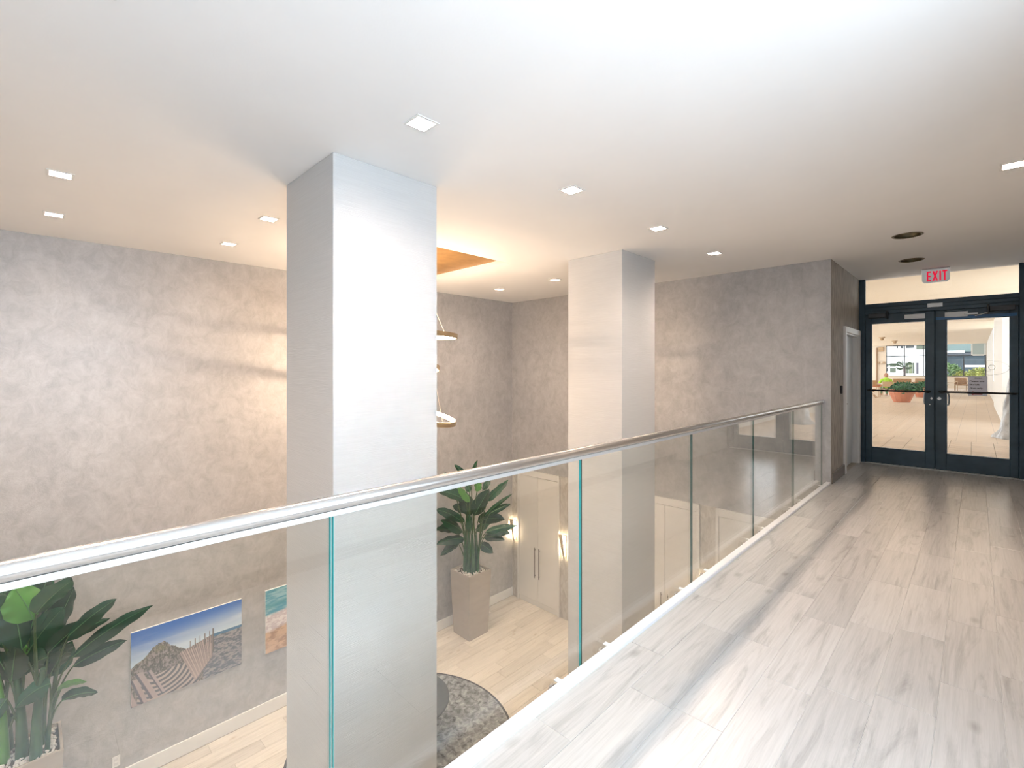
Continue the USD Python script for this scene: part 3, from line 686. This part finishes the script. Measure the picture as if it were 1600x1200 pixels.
def blade(B, T, w, bow, twist, seed, view):
    r = np.random.default_rng(seed)
    B, T = np.array(B, float), np.array(T, float)
    L = np.linalg.norm(T - B); C = (B + T) / 2 + np.array([0, 0, bow * L])
    n, k = 18, 9
    p = bez(B, C, T, n); t = np.gradient(p, axis=0); t /= np.linalg.norm(t, axis=1, keepdims=True)
    # side direction: mostly in the view of the lobby, twisted round the rib
    up = np.array([0, 0, 1.0]); side = np.cross(t, view); side /= np.linalg.norm(side, axis=1, keepdims=True) + 1e-9
    nrm = np.cross(side, t)
    ca, sa = math.cos(twist), math.sin(twist)
    sd = side * ca + nrm * sa; nn = -side * sa + nrm * ca
    u = np.linspace(0, 1, n)
    half = .5 * w * np.clip(np.sin(np.pi * np.clip(u, 0, 1) ** .72) ** .62, 0.02, None) * np.where(u > .8, 1 - .45 * ((u - .8) / .2) ** 2, 1)
    half[-1] = .002; half[0] = .006
    s = np.linspace(-1, 1, k)
    wav = .05 * w * np.sin(u * 19 + seed)
    v = p[:, None] + sd[:, None] * (half[:, None] * s)[..., None] + nn[:, None] * ((.34 * np.abs(s)[None] ** 1.4 * half[:, None]) + wav[:, None] * np.abs(s) ** 3)[..., None]
    v = v.reshape(-1, 3); f = []
    cuts = set()
    for q in range(r.integers(1, 4)): cuts.add((int(r.integers(5, 15)), int(r.integers(0, 2))))
    for i in range(n - 1):
        for j in range(k - 1):
            if (i, 1 if j > k // 2 else 0) in cuts and (j in (0, 1) or j in (k - 3, k - 2)) and False: continue
            a = i * k + j; f += [(a, a + 1, a + k + 1), (a, a + k + 1, a + k)]
    rib = tube(p[:-1] - nn[:-1] * .001, np.linspace(.005, .0015, n - 1), 6)
    return trimesh.Trimesh(v, f, process=False), rib
def make_plant(name, lab, loc, leaves, stalks, seed0):
    r = np.random.default_rng(seed0)
    pl = thing(name, lab, 'plant', 'strelitzia plants', loc)
    def W_(s, z, d):
        q = rt * s + np.array([0, 0, z]) - fwv * d
        lack = (XW + .17) - (q[0] + loc[0])
        return q - fwv * (lack / .70) if lack > 0 else q
    roots = []
    view = np.array(loc) + (0, 0, .9) - (0, 0, CZ); view /= np.linalg.norm(view)
    for (s0, d0, s1, z1, rad, bright) in stalks:
        c = bez(W_(s0, -.03, d0), W_(s0, z1 * .6, d0), W_(s1, z1, d0 * 1.2), 14)
        rr = np.linspace(rad, rad * .42, 14)
        obj('stalk', tube(c, rr, 12), stalkl_m if bright else stalk_m, pl, smooth=50)
        roots.append((c, s1, z1, d0))
    for i, (bs, bz, ts, tz, w, k) in enumerate(leaves):
        out = (ts - bs)
        dep = r.uniform(-.22, .22) + (.10 if k == 2 else 0)
        dt = dep + r.uniform(-.12, .12)
        B, T = W_(bs, bz, dep * .7), W_(ts, tz, dt)
        # petiole rises from the nearest stalk
        c, s1, z1, d0 = min(roots, key=lambda q: abs(q[1] - bs) + .3 * abs(q[2] - bz * .6))
        z0 = min(max(.35 * bz, .12), z1 * .95); q = c[int(np.clip(z0 / z1 * 13, 2, 12))]
        Cc = (q + B) / 2 + np.array([0, 0, .12 * abs(bz)]) - rt * .10 * out
        bow = r.uniform(.05, .14) if tz > bz + .1 else r.uniform(.12, .22)
        bl, rb = blade(B, T, w * (1.35 if loc[1] > 2 else 1.15), bow, r.uniform(.25, .75) * (1 if r.random() < .5 else -1), seed0 + i, view)
        lf = obj('leaf', bl, leaf_ms[k], pl, label='fresh light green leaf' if k == 2 else None, smooth=True)
        obj('rib', rb, rib_m, lf); obj('petiole', tube(bez(q, Cc, B, 10), np.linspace(.012, .0065, 10), 8), petiole_m, lf, smooth=60)
FAR = [(-.09, 1.66, -.31, 1.92, .077, 1), (.03, 1.72, .13, 2.04, .068, 0), (-.40, 1.70, -.48, 1.80, .04, 1), (0, 1.30, -.22, 1.61, .116, 2), (-.07, 1.33, -.60, 1.52, .165, 0), (.12, 1.47, .13, 1.69, .126, 2),
       (.22, 1.47, .36, 1.73, .107, 0), (.28, 1.25, .69, 1.63, .136, 0), (.30, 1.23, .63, 1.48, .116, 0), (.07, 1.02, .34, 1.50, .194, 1), (.26, 1.0, .76, 1.41, .058, 0), (.34, 1.04, .73, 1.22, .087, 1),
       (.12, .85, .62, .89, .174, 1), (.09, .69, .36, .85, .136, 0), (.28, .73, .84, .84, .107, 0), (.30, .71, .72, .71, .136, 1), (.24, .57, .62, .56, .116, 1), (.18, .46, .41, .31, .136, 1), (-.12, .87, -.48, 1.12, .116, 0),
       (-.19, .94, -.61, 1.18, .136, 1), (-.16, .67, -.53, .96, .174, 0), (-.26, .66, -.61, .84, .174, 1), (-.12, .56, -.60, .56, .155, 1), (-.23, .44, -.53, .32, .126, 1), (-.07, 1.02, -.34, 1.16, .155, 1),
       (-.01, 1.02, -.19, 1.47, .213, 1), (-.01, 1.47, -.05, 1.64, .097, 0), (.01, .75, -.01, 1.10, .116, 0)]
NEAR = [(.23, 1.35, .16, 1.69, .261, 2), (.24, 1.40, .62, 1.73, .183, 0), (-.06, 1.34, -.04, 1.68, .192, 0), (-.34, 1.42, -.13, 1.61, .192, 1), (-.18, .99, -.13, 1.44, .296, 0), (-.04, .90, -.07, 1.07, .174, 2),
        (-.04, .88, .34, 1.37, .261, 0), (.31, 1.04, .68, 1.20, .096, 1), (.46, 1.14, .93, 1.50, .131, 1), (.41, .88, 1.10, 1.32, .139, 1), (.34, .74, .82, .96, .122, 1), (.53, .74, .94, .93, .061, 2), (.38, .51, .75, .61, .105, 1),
        (.32, .71, .07, .53, .157, 0), (.25, .93, -.04, .71, .192, 0), (-.01, .62, -.01, .45, .122, 0), (-.15, .31, -.27, .20, .087, 1), (.27, .83, .32, 1.0, .157, 1), (-.30, .93, -.37, 1.39, .261, 0), (-.29, .69, -.69, .93, .192, 1),
        (-.30, .83, -.62, 1.25, .209, 0), (-.23, .55, -.58, .52, .157, 1), (-.20, 1.07, -.44, 1.56, .226, 0), (.11, .80, .08, 1.04, .157, 1), (.10, 1.05, .02, 1.52, .20, 1), (.16, 1.0, .30, 1.50, .19, 1), (-.10, 1.1, -.22, 1.60, .21, 0), (.02, 1.15, .10, 1.66, .20, 1),
        (.20, .72, .42, .98, .15, 1), (.14, .66, .22, .92, .17, 0), (-.08, .70, -.20, 1.02, .19, 1), (.22, .95, .50, 1.22, .15, 1), (-.02, .75, .12, 1.12, .18, 1), (.05, 1.25, .33, 1.62, .17, 1)]
ST_F = [(-.10, .02, -.08, .75, .045, 0), (-.03, .08, -.03, .80, .042, 0), (.05, .10, .04, .70, .045, 0), (.10, -.02, .08, .65, .04, 0), (.13, .04, .18, .55, .035, 0), (.0, -.05, .05, .85, .035, 1)]
ST_N = [(-.10, .10, -.17, .95, .050, 1), (.03, .05, -.02, .80, .050, 0), (.17, .06, .25, .85, .048, 0), (.06, -.10, .12, .70, .040, 0), (-.18, -.02, -.28, .65, .045, 0), (.20, -.02, .33, .6, .022, 0)]
FP, NP_ = (-6.60, 5.655, ZL), (-6.53, -.03, ZL)
make_planter(FP, 'far tall tapered taupe planter standing in the lobby corner')
make_planter(NP_, 'near tapered planter at the lower left corner of the picture')
make_plant('strelitzia', 'far bird of paradise plant with large dark leaves in the lobby corner', (FP[0], FP[1], ZL + 1.12), FAR, ST_F, 11)
make_plant('strelitzia', 'near bird of paradise plant with big leaves at the lower left', (NP_[0], NP_[1], ZL + 1.12), NEAR, ST_N, 40)

# ------------------------------------------------------------------ the covered terrace beyond the doors
TX0, TX1, TY1, TZ = -8.5, .56, 50.0, 3.42; TXN = 1.4
tf = thing('floor_terrace', 'peach tiled floor of the covered terrace beyond the glass doors', 'floor', kind='structure')
obj('terrace_slab', bx(TX0, 3.0, YN + .06, 62, -.3, -.012), grout_t_m, tf)
n = 0
for j in range(13):
    for i in range(9):
        x0 = -2.2 + .305 * i; y0 = YN + .07 + .305 * j
        if x0 + .305 > TX1: continue
        obj('tile', tile(x0 + .003, x0 + .302, y0 + .003, y0 + .302, -.012, 0, .002), ttile_ms[(i * 7 + j * 5) % 3], tf)
ytf = YN + .07 + .305 * 13
obj('tile_field', [bx(TX0, TXN, ytf, TY1, -.012, 0), bx(TX0, -2.2, YN + .07, ytf, -.012, 0), bx(-2.2 + .305 * 9 , TXN, YN + .07, ytf, -.012, 0)], tfloor_m, tf, kind='stuff')
struct('ceiling_terrace', bx(TX0, TXN + .4, YN + .08, TY1 + .3, TZ, TZ + .3), tceil_m, 'warm cream ceiling of the covered terrace', 'ceiling')
struct('wall_terrace_right', [bx(TXN, TXN + .4, YN + .06, 13.0, 0, TZ), bx(TX1 - .06, TXN + .4, 18.4, 27, 0, TZ), bx(TX1, TX1 + .4, 32, TY1, 0, TZ), bx(TXN, TXN + .4, 13.0, 18.4, 0, .9), bx(TX1, TX1 + .4, 27, 32, 0, .9)], twhite_m, 'white stucco side wall of the terrace', 'wall')
struct('wall_terrace_front', [bx(TX0, -1.53, YN + .06, YN + .2, 0, TZ), bx(-1.53, TXN, YN + .06, YN + .1, ZC + .03, TZ), bx(.5, TXN, YN + .06, YN + .2, 0, TZ)], cream_m, 'cream terrace wall around the glass doors', 'wall')
# far wall with two window openings
fw_ = mbox(TX0, TX1 + .4, TY1, TY1 + .3, 0, TZ) - mbox(-5.37, -2.3, TY1 - .1, TY1 + .5, .93, TZ - .01) - mbox(-1.95, .52, TY1 - .1, TY1 + .5, .93, TZ - .01)
struct('wall_terrace_far', fw_, cream_m, 'cream far wall of the terrace with low sills under its windows', 'wall')
w2 = thing('window_2', 'left far terrace window with thin dark bars in front of the white building', 'window', kind='structure')
b = .028
obj('bar', [bx(-5.37, -5.37 + 2 * b, TY1, TY1 + .06, .93, TZ)], frame_m, w2); obj('bar', bx(-4.22, -4.16, TY1, TY1 + .06, .93, TZ), frame_m, w2); obj('bar', bx(-3.05, -2.98, TY1, TY1 + .06, .93, TZ), frame_m, w2)
obj('rail', bx(-5.37, -2.3, TY1, TY1 + .06, 2.53, 2.58), frame_m, w2); obj('rail', bx(-5.37, -2.3, TY1, TY1 + .06, .91, .96), frame_m, w2); obj('rail', bx(-5.37, -2.3, TY1, TY1 + .06, TZ - .06, TZ), frame_m, w2)
w3 = thing('window_3', 'right far terrace window with thin dark bars in front of shrubs', 'window', kind='structure')
obj('bar', bx(-.71, -.65, TY1, TY1 + .06, .93, 2.5), frame_m, w3); obj('bar', bx(.45, .54, TY1, TY1 + .06, .93, 2.5), frame_m, w3)
obj('rail', bx(-1.95, .52, TY1, TY1 + .06, 2.48, 2.56), frame_m, w3); obj('rail', bx(-1.95, .52, TY1, TY1 + .06, .90, .96), frame_m, w3)
hp = thing('hanging_panel', 'pale framed grey panel hung in the right far window', 'panel', loc=(.10, TY1 - .05, 2.55))
obj('screen', bx(-.30, .33, -.02, .0, .05, .85), plain('panel_grey', (.42, .50, .48), .4), hp)
obj('frame', [bx(-.38, -.30, -.04, .01, -.02, .87), bx(.33, .41, -.04, .01, -.02, .87), bx(-.30, .33, -.04, .01, -.06, .05)], twhite_m, hp)
dp = thing('downpipe', 'thin brown downpipe on the far terrace wall', 'pipe', loc=(-5.98, TY1 - .08, 0))
obj('pipe', rod((0, 0, 0), (0, 0, TZ - .15), .05, 12), plain('pipe_brown', (.36, .24, .15), .6), dp); obj('pipe_box', cham(.10, .45, -.05, .05, 2.95, 3.3, .01), tanf_m, dp)
ws = thing('wall_shelf', 'narrow shelf with two small fittings on the far terrace wall', 'shelf', loc=(-5.66, TY1, 1.93))
obj('board', cham(-.36, .30, -.12, 0, -.03, 0, .004), tanf_m, ws)
for xx in (-.20, .14): obj('fitting', cham(xx - .07, xx + .07, -.10, -.01, .06, .17, .02), tanf_m, ws)
for (x, y, lab) in ((-4.1, 36.3, 'small terrace ceiling fixture, nearer one'), (-3.97, 41.3, 'small terrace ceiling fixture, farther one')):
    t = thing('ceiling_fixture', lab, 'light fixture', 'terrace ceiling fixtures', (x, y, TZ))
    obj('base', lathe([(0, 0), (.16, 0), (.16, -.05), (.10, -.07), (0, -.07)], 20), tanf_m, t); obj('lamp', lathe([(.09, -.07), (.10, -.15), (.05, -.2), (0, -.2)], 20), tanf_m, t)
# the white building beyond
bd = thing('white_building', 'bright white building with dark windows beyond the left far window', 'building', loc=(0, 0, -3))
obj('wall', bx(-22, -3.5, 70, 76, 0, 12), bwhite_m, bd)
for (x0, x1, z0, z1, m) in ((-7.9, -7.35, 4.78, 5.08, bglass_m), (-7.15, -6.62, 4.78, 5.12, bgreen_m), (-7.9, -7.35, 4.25, 4.62, bglass_m), (-7.15, -6.62, 4.12, 4.62, bgreen_m), (-5.80, -5.50, 4.02, 5.2, bgreen_m), (-5.46, -5.18, 4.02, 5.2, plain('door_glass_olive', (.14, .16, .08), .4)),
                         (-5.14, -5.0, 4.02, 5.2, bgreen_m), (-4.83, -4.62, 3.97, 5.19, plain('door_mauve', (.07, .06, .075), .5)), (-6.56, -6.42, 6.88, 7.7, bglass_m), (-6.16, -5.95, 6.88, 7.7, bglass_m), (-5.72, -5.03, 6.88, 7.7, bglass_m), (-4.82, -4.0, 6.7, 7.7, bgreen_m)):
    obj('window', bx(x0, x1, 69.95, 70.05, z0, z1), m, bd)
bb = thing('blue_building', 'blue grey building with a pale green upper floor and white ledges behind the shrubs', 'building', loc=(0, 0, -3))
obj('wall', bx(-3.4, 14, 76, 80, 0, 12), bblue_m, bb); obj('ledge', bx(-3.4, -.95, 75.5, 76, 6.40, 6.66), bwhite_m, bb); obj('canopy', bx(-3.4, 6, 75.2, 76, 6.02, 6.34), frame_m, bb); obj('low_wall', bx(-.95, 8, 74.5, 75, 4.70, 4.95), bwhite_m, bb)
obj('upper_floor', bx(-3.4, 14, 75.8, 76.0, 6.5, 11.9), plain('pale_sea_green', (.13, .18, .17), .5), bb)
struct('ground', bx(-60, 60, 62, 140, -3.1, -3.0), mottled('ground', (.35, .36, .30), (.5, .5, .44), (1, 1, 1), .9), 'ground beyond the terrace', 'ground')
def bush(loc, R, n, m, sz, seed, flat=.8):
    r = np.random.default_rng(seed); v = []; f = []
    for i in range(n):
        d = r.normal(size=3); d /= np.linalg.norm(d); d[2] = abs(d[2]) * flat if r.random() < .8 else d[2] * .4
        c = np.array(loc) + d * R * r.uniform(.55, 1.0, 3)
        a = r.normal(size=3); a /= np.linalg.norm(a); b_ = np.cross(a, r.normal(size=3)); b_ /= np.linalg.norm(b_); s = sz * r.uniform(.6, 1.4)
        o = len(v); v += [c - a * s, c + b_ * s * .35, c + a * s, c - b_ * s * .35]; f += [(o, o + 1, o + 2), (o, o + 2, o + 3)]
    return trimesh.Trimesh(v, f, process=False)
for i, (x, y, z, R, m, lab) in enumerate(((-1.75, 56.5, 1.1, 1.0, mid_m, 'pale green shrub at the left of the right far window'), (-.85, 53.5, .75, .5, yel_m, 'low yellow green shrub in the middle of the right far window'), (.15, 55.3, .85, .8, yel_m, 'yellow leaved shrub at the right of the right far window'))):
    t = thing('garden_shrub', lab, 'shrub', 'shrubs outside the far window', (x, y, 0))
    obj('foliage', bush((0, 0, z + .1), R, 700, m, .16, 60 + i), m, t, kind='stuff')
    obj('stems', [rod((.1 * k, 0, -.01), (.22 * k, .05 * k, z), .02, 6) for k in (-1, 0, 1)], trunk_m, t)
pm = thing('palm', 'small dark palm seen through the left far window', 'palm', loc=(-4.45, 53, 0))
obj('trunk', tube([(0, 0, 0), (.02, 0, 1.0), (0, 0, 1.65)], [.10, .09, .08], 10), trunk_m, pm)
for (a, l, rise) in ((math.pi * .97, 1.15, .35), (math.pi * .8, .75, .5), (.15, .55, .45), (.6, .55, .4), (2.1, .4, .6), (math.pi, .55, -.05), (-.3, .55, .0), (4.3, .6, .4)):
    c = bez((0, 0, 1.6), (l * .5 * math.cos(a), l * .5 * math.sin(a), 1.65 + rise * 1.6), (l * math.cos(a), l * math.sin(a), 1.65 + rise * .6), 9)
    v = []; f = []
    for k, p in enumerate(c):
        w = .19 * math.sin(math.pi * (k + .3) / 9.0) + .005
        v += [p + (0, 0, -w), p + (0, 0.02, .02), p + (0, .04, -w * .6)]
    for k in range(8):
        for q in (0, 1): f += [(3 * k + q, 3 * k + q + 1, 3 * k + 4 + q), (3 * k + q, 3 * k + 4 + q, 3 * k + 3 + q)]
    obj('frond', trimesh.Trimesh(v, f, process=False), palm_m, pm)
# terracotta planters with ferns
for i, (x, y, R, H, lab, FR, fh) in enumerate(((-2.40, 27.5, .46, .56, 'large terracotta bowl planter of green ferns on the terrace', .60, .30), (-2.02, 33, .40, .55, 'second terracotta planter of ferns behind the large bowl', .5, .3), (-1.72, 34.5, .40, .62, 'third terracotta planter at the door stile behind the ferns', .5, .3))):
    t = thing('terracotta_planter', lab, 'planter', 'terracotta terrace planters', (x, y, 0))
    obj('bowl', lathe([(0, 0), (R * .62, 0), (R * .66, .02), (R * .97, H * .66), (R, H * .72), (R * .98, H), (R * .9, H), (R * .88, H * .9), (0, H * .88)], 12), terra_m, t)
    fe = thing('fern', 'bushy green fern growing in ' + ('the large terracotta bowl' if i == 0 else 'the second terracotta planter' if i == 1 else 'the third terracotta planter'), 'fern', 'terrace ferns', (x + .12, y, H * .9))
    obj('fronds', bush((0, 0, .05), FR, 900, grass_m, .10, 80 + i, .55), grass_m, fe, kind='stuff'); obj('crown', lathe([(0, .0), (.2, .0), (.15, .10), (0, .14)], 10), grass_m, fe)
# seated person in a lime shirt, a table, folding chair, lounge chairs
def hullchain(bones):
    parts = []
    for (a, ra, b_, rb) in bones:
        A = m3.Manifold.sphere(ra, 20).translate(list(a)); B_ = m3.Manifold.sphere(rb, 20).translate(list(b_))
        parts.append(m3.Manifold.batch_hull([A, B_]))
    out = parts[0]
    for p in parts[1:]: out = out + p
    return out
ps = thing('person', 'seated person in a lime green shirt with a shaved head at the terrace table', 'person', loc=(-3.60, 33.6, 0), rz=20)
body = hullchain([((0, 0, 1.17), .095, (0, .015, 1.10), .085), ((0, .02, 1.02), .055, (0, .0, .92), .06), ((-.17, 0, .88), .065, (.17, 0, .88), .065), ((0, 0, .86), .14, (0, .03, .52), .15),
                  ((-.20, 0, .87), .055, (-.30, .10, .66), .045), ((-.30, .10, .66), .042, (-.16, .34, .66), .033), ((.20, 0, .87), .055, (.30, .10, .66), .045), ((.30, .10, .66), .042, (.16, .34, .66), .033),
                  ((-.16, .34, .66), .038, (-.10, .40, .66), .03), ((.16, .34, .66), .038, (.10, .40, .66), .03),
                  ((-.10, .03, .50), .09, (-.13, .45, .50), .065), ((-.13, .45, .50), .06, (-.13, .42, .08), .042), ((.10, .03, .50), .09, (.13, .45, .50), .065), ((.13, .45, .50), .06, (.13, .42, .08), .042),
                  ((-.13, .40, .04), .038, (-.13, .56, .035), .032), ((.13, .40, .04), .038, (.13, .56, .035), .032), ((-.092, .02, 1.145), .018, (-.092, .03, 1.12), .014), ((.092, .02, 1.145), .018, (.092, .03, 1.12), .014), ((0, .10, 1.13), .014, (0, .115, 1.115), .013)])
obj('body', body, skin_m, ps, smooth=60)
shirt = hullchain([((-.17, 0, .875), .077, (.17, 0, .875), .077), ((0, 0, .86), .155, (0, .03, .54), .165), ((-.20, 0, .87), .07, (-.285, .085, .69), .06), ((.20, 0, .87), .07, (.285, .085, .69), .06)])
obj('shirt', shirt, shirt_m, ps, smooth=60)
pants = hullchain([((-.10, .03, .50), .102, (-.13, .45, .50), .077), ((-.13, .45, .50), .072, (-.13, .425, .13), .056), ((.10, .03, .50), .102, (.13, .45, .50), .077), ((.13, .45, .50), .072, (.13, .425, .13), .056), ((-.08, .03, .5), .11, (.08, .03, .5), .11)])
obj('trousers', pants, pants_m, ps, smooth=60)
pc = thing('terrace_chair', 'plain tan chair under the person in the lime shirt', 'chair', 'terrace chairs', (-3.60, 33.6, 0), 20)
obj('seat', cham(-.24, .24, -.16, .30, .345, .385, .01), tanf_m, pc); obj('backrest', cham(-.22, .22, -.235, -.205, .50, .78, .01), tanf_m, pc)
for sx in (-.21, .21):
    for sy in (-.22, .26): obj('leg', rod((sx, sy, 0), (sx, sy, .36 if sy > 0 else .78), .016, 8), tanf_m, pc)
tt = thing('terrace_table', 'small terracotta topped table at the left of the terrace view', 'table', loc=(-3.95, 31.3, 0))
obj('tabletop', cham(-.55, .42, -.35, .35, .68, .73, .012), cream_m, tt); obj('apron', cham(-.5, .38, -.30, .30, .55, .68, .006), terra_m, tt)
for sx in (-.45, .32):
    for sy in (-.26, .26): obj('leg', rod((sx, sy, 0), (sx, sy, .56), .02, 8), tanf_m, tt)
fc = thing('folding_chair', 'dark folding chair with crossed legs at the left edge of the door glass', 'chair', 'terrace chairs', (-3.88, 30.5, 0))
obj('seat', cham(-.22, .22, -.2, .2, .43, .46, .008), wood_m, fc); obj('backrest', cham(-.22, .22, .19, .215, .62, .90, .008), wood_m, fc)
for sy in (-.2, .2):
    obj('leg', rod((-.24, sy, 0), (.2, sy, .44), .016, 8), wood_m, fc); obj('leg', rod((.24, sy, 0), (-.2, sy, .44), .016, 8), wood_m, fc)
for sx in (-.2, .2): obj('back_post', rod((sx, .2, .44), (sx, .21, .9), .014, 8), wood_m, fc)
vs = thing('brown_urn', 'small brown urn standing on the terrace table', 'urn', loc=(-4.18, 31.4, .73))
obj('vessel', lathe([(0, 0), (.10, 0), (.16, .12), (.17, .22), (.08, .34), (.05, .38), (.07, .42), (0, .42)], 20), wood_m, vs, smooth=40); obj('lid', lathe([(0, .49), (.03, .47), (.05, .425), (.075, .42)], 16), wood_m, vs)
def lounge(x, y, w, rz, lab):
    t = thing('lounge_chair', lab, 'chair', 'brown lounge chairs', (x, y, 0), rz)
    obj('seat', cham(-w / 2, w / 2, -.35, .30, .34, .44, .02), wood_m, t)
    bk = turned(cham(-w / 2, w / 2, .25, .32, .40, .86, .02), -.22, [1, 0, 0], (0, .28, .4)); obj('backrest', bk, wood_m, t)
    for sx in (-w / 2 + .03, w / 2 - .03):
        for sy in (-.32, .28): obj('leg', rod((sx, sy, 0), (sx, sy, .6 if sy < 0 else .35), .018, 8), tanf_m, t)
        obj('armrest', cham(sx - .03, sx + .03, -.36, .30, .58, .62, .008), tanf_m, t)
lounge(-.72, 45.6, .62, 12, 'brown lounge chair in the right door glass, facing left of the notice')
lounge(.02, 46.4, .58, -10, 'brown lounge chair partly hidden behind the paper notice')
lounge(-3.45, 40.0, .95, 8, 'wide brown lounge chair behind the person in the lime shirt')
lounge(-2.55, 41.5, .95, -10, 'brown lounge chair behind the terracotta ferns')
st = thing('side_table', 'small tan side table left of the lounge chair in the right door glass', 'table', loc=(-1.28, 45.5, 0))
obj('top', cham(-.25, .25, -.25, .25, .50, .54, .01), tanf_m, st)
for sx in (-.2, .2):
    for sy in (-.2, .2): obj('leg', rod((sx, sy, 0), (sx, sy, .72 if sx < 0 else .5), .016, 8), tanf_m, st)
# grey sheeting wrapped bundle leaning at the right terrace wall
n, k = 40, 30; v = []
for i in range(k):
    z = 1.75 * (i / (k - 1)); fl_ = i / (k - 1)
    rr = .09 + .24 * (1 - fl_) ** 1.1 + (.07 * np.exp(-((z - .02) / .10) ** 2))
    for j in range(n):
        a = 2 * math.pi * j / n
        q = rr * (1 + .10 * math.sin(5 * a + 4 * z) + .06 * math.sin(11 * a - 7 * z))
        v.append((q * math.cos(a), q * .8 * math.sin(a), z))
f = []
for i in range(k - 1):
    for j in range(n):
        a, b_, c, d = i * n + j, i * n + (j + 1) % n, (i + 1) * n + (j + 1) % n, (i + 1) * n + j; f += [(a, b_, c), (a, c, d)]
v.append((0, 0, 1.78)); f += [((k - 1) * n + j, (k - 1) * n + (j + 1) % n, len(v) - 1) for j in range(n)]
wb = thing('wrapped_parasol', 'folded parasol wrapped in crumpled grey sheeting behind the right door glass', 'parasol', loc=(.66, 14.6, 0))
obj('sheeting', trimesh.Trimesh(v, f, process=False), tarp_m, wb, smooth=60); obj('cord', lathe([(.155, .9), (.162, .91), (.155, .92)], 24), ink_m, wb)
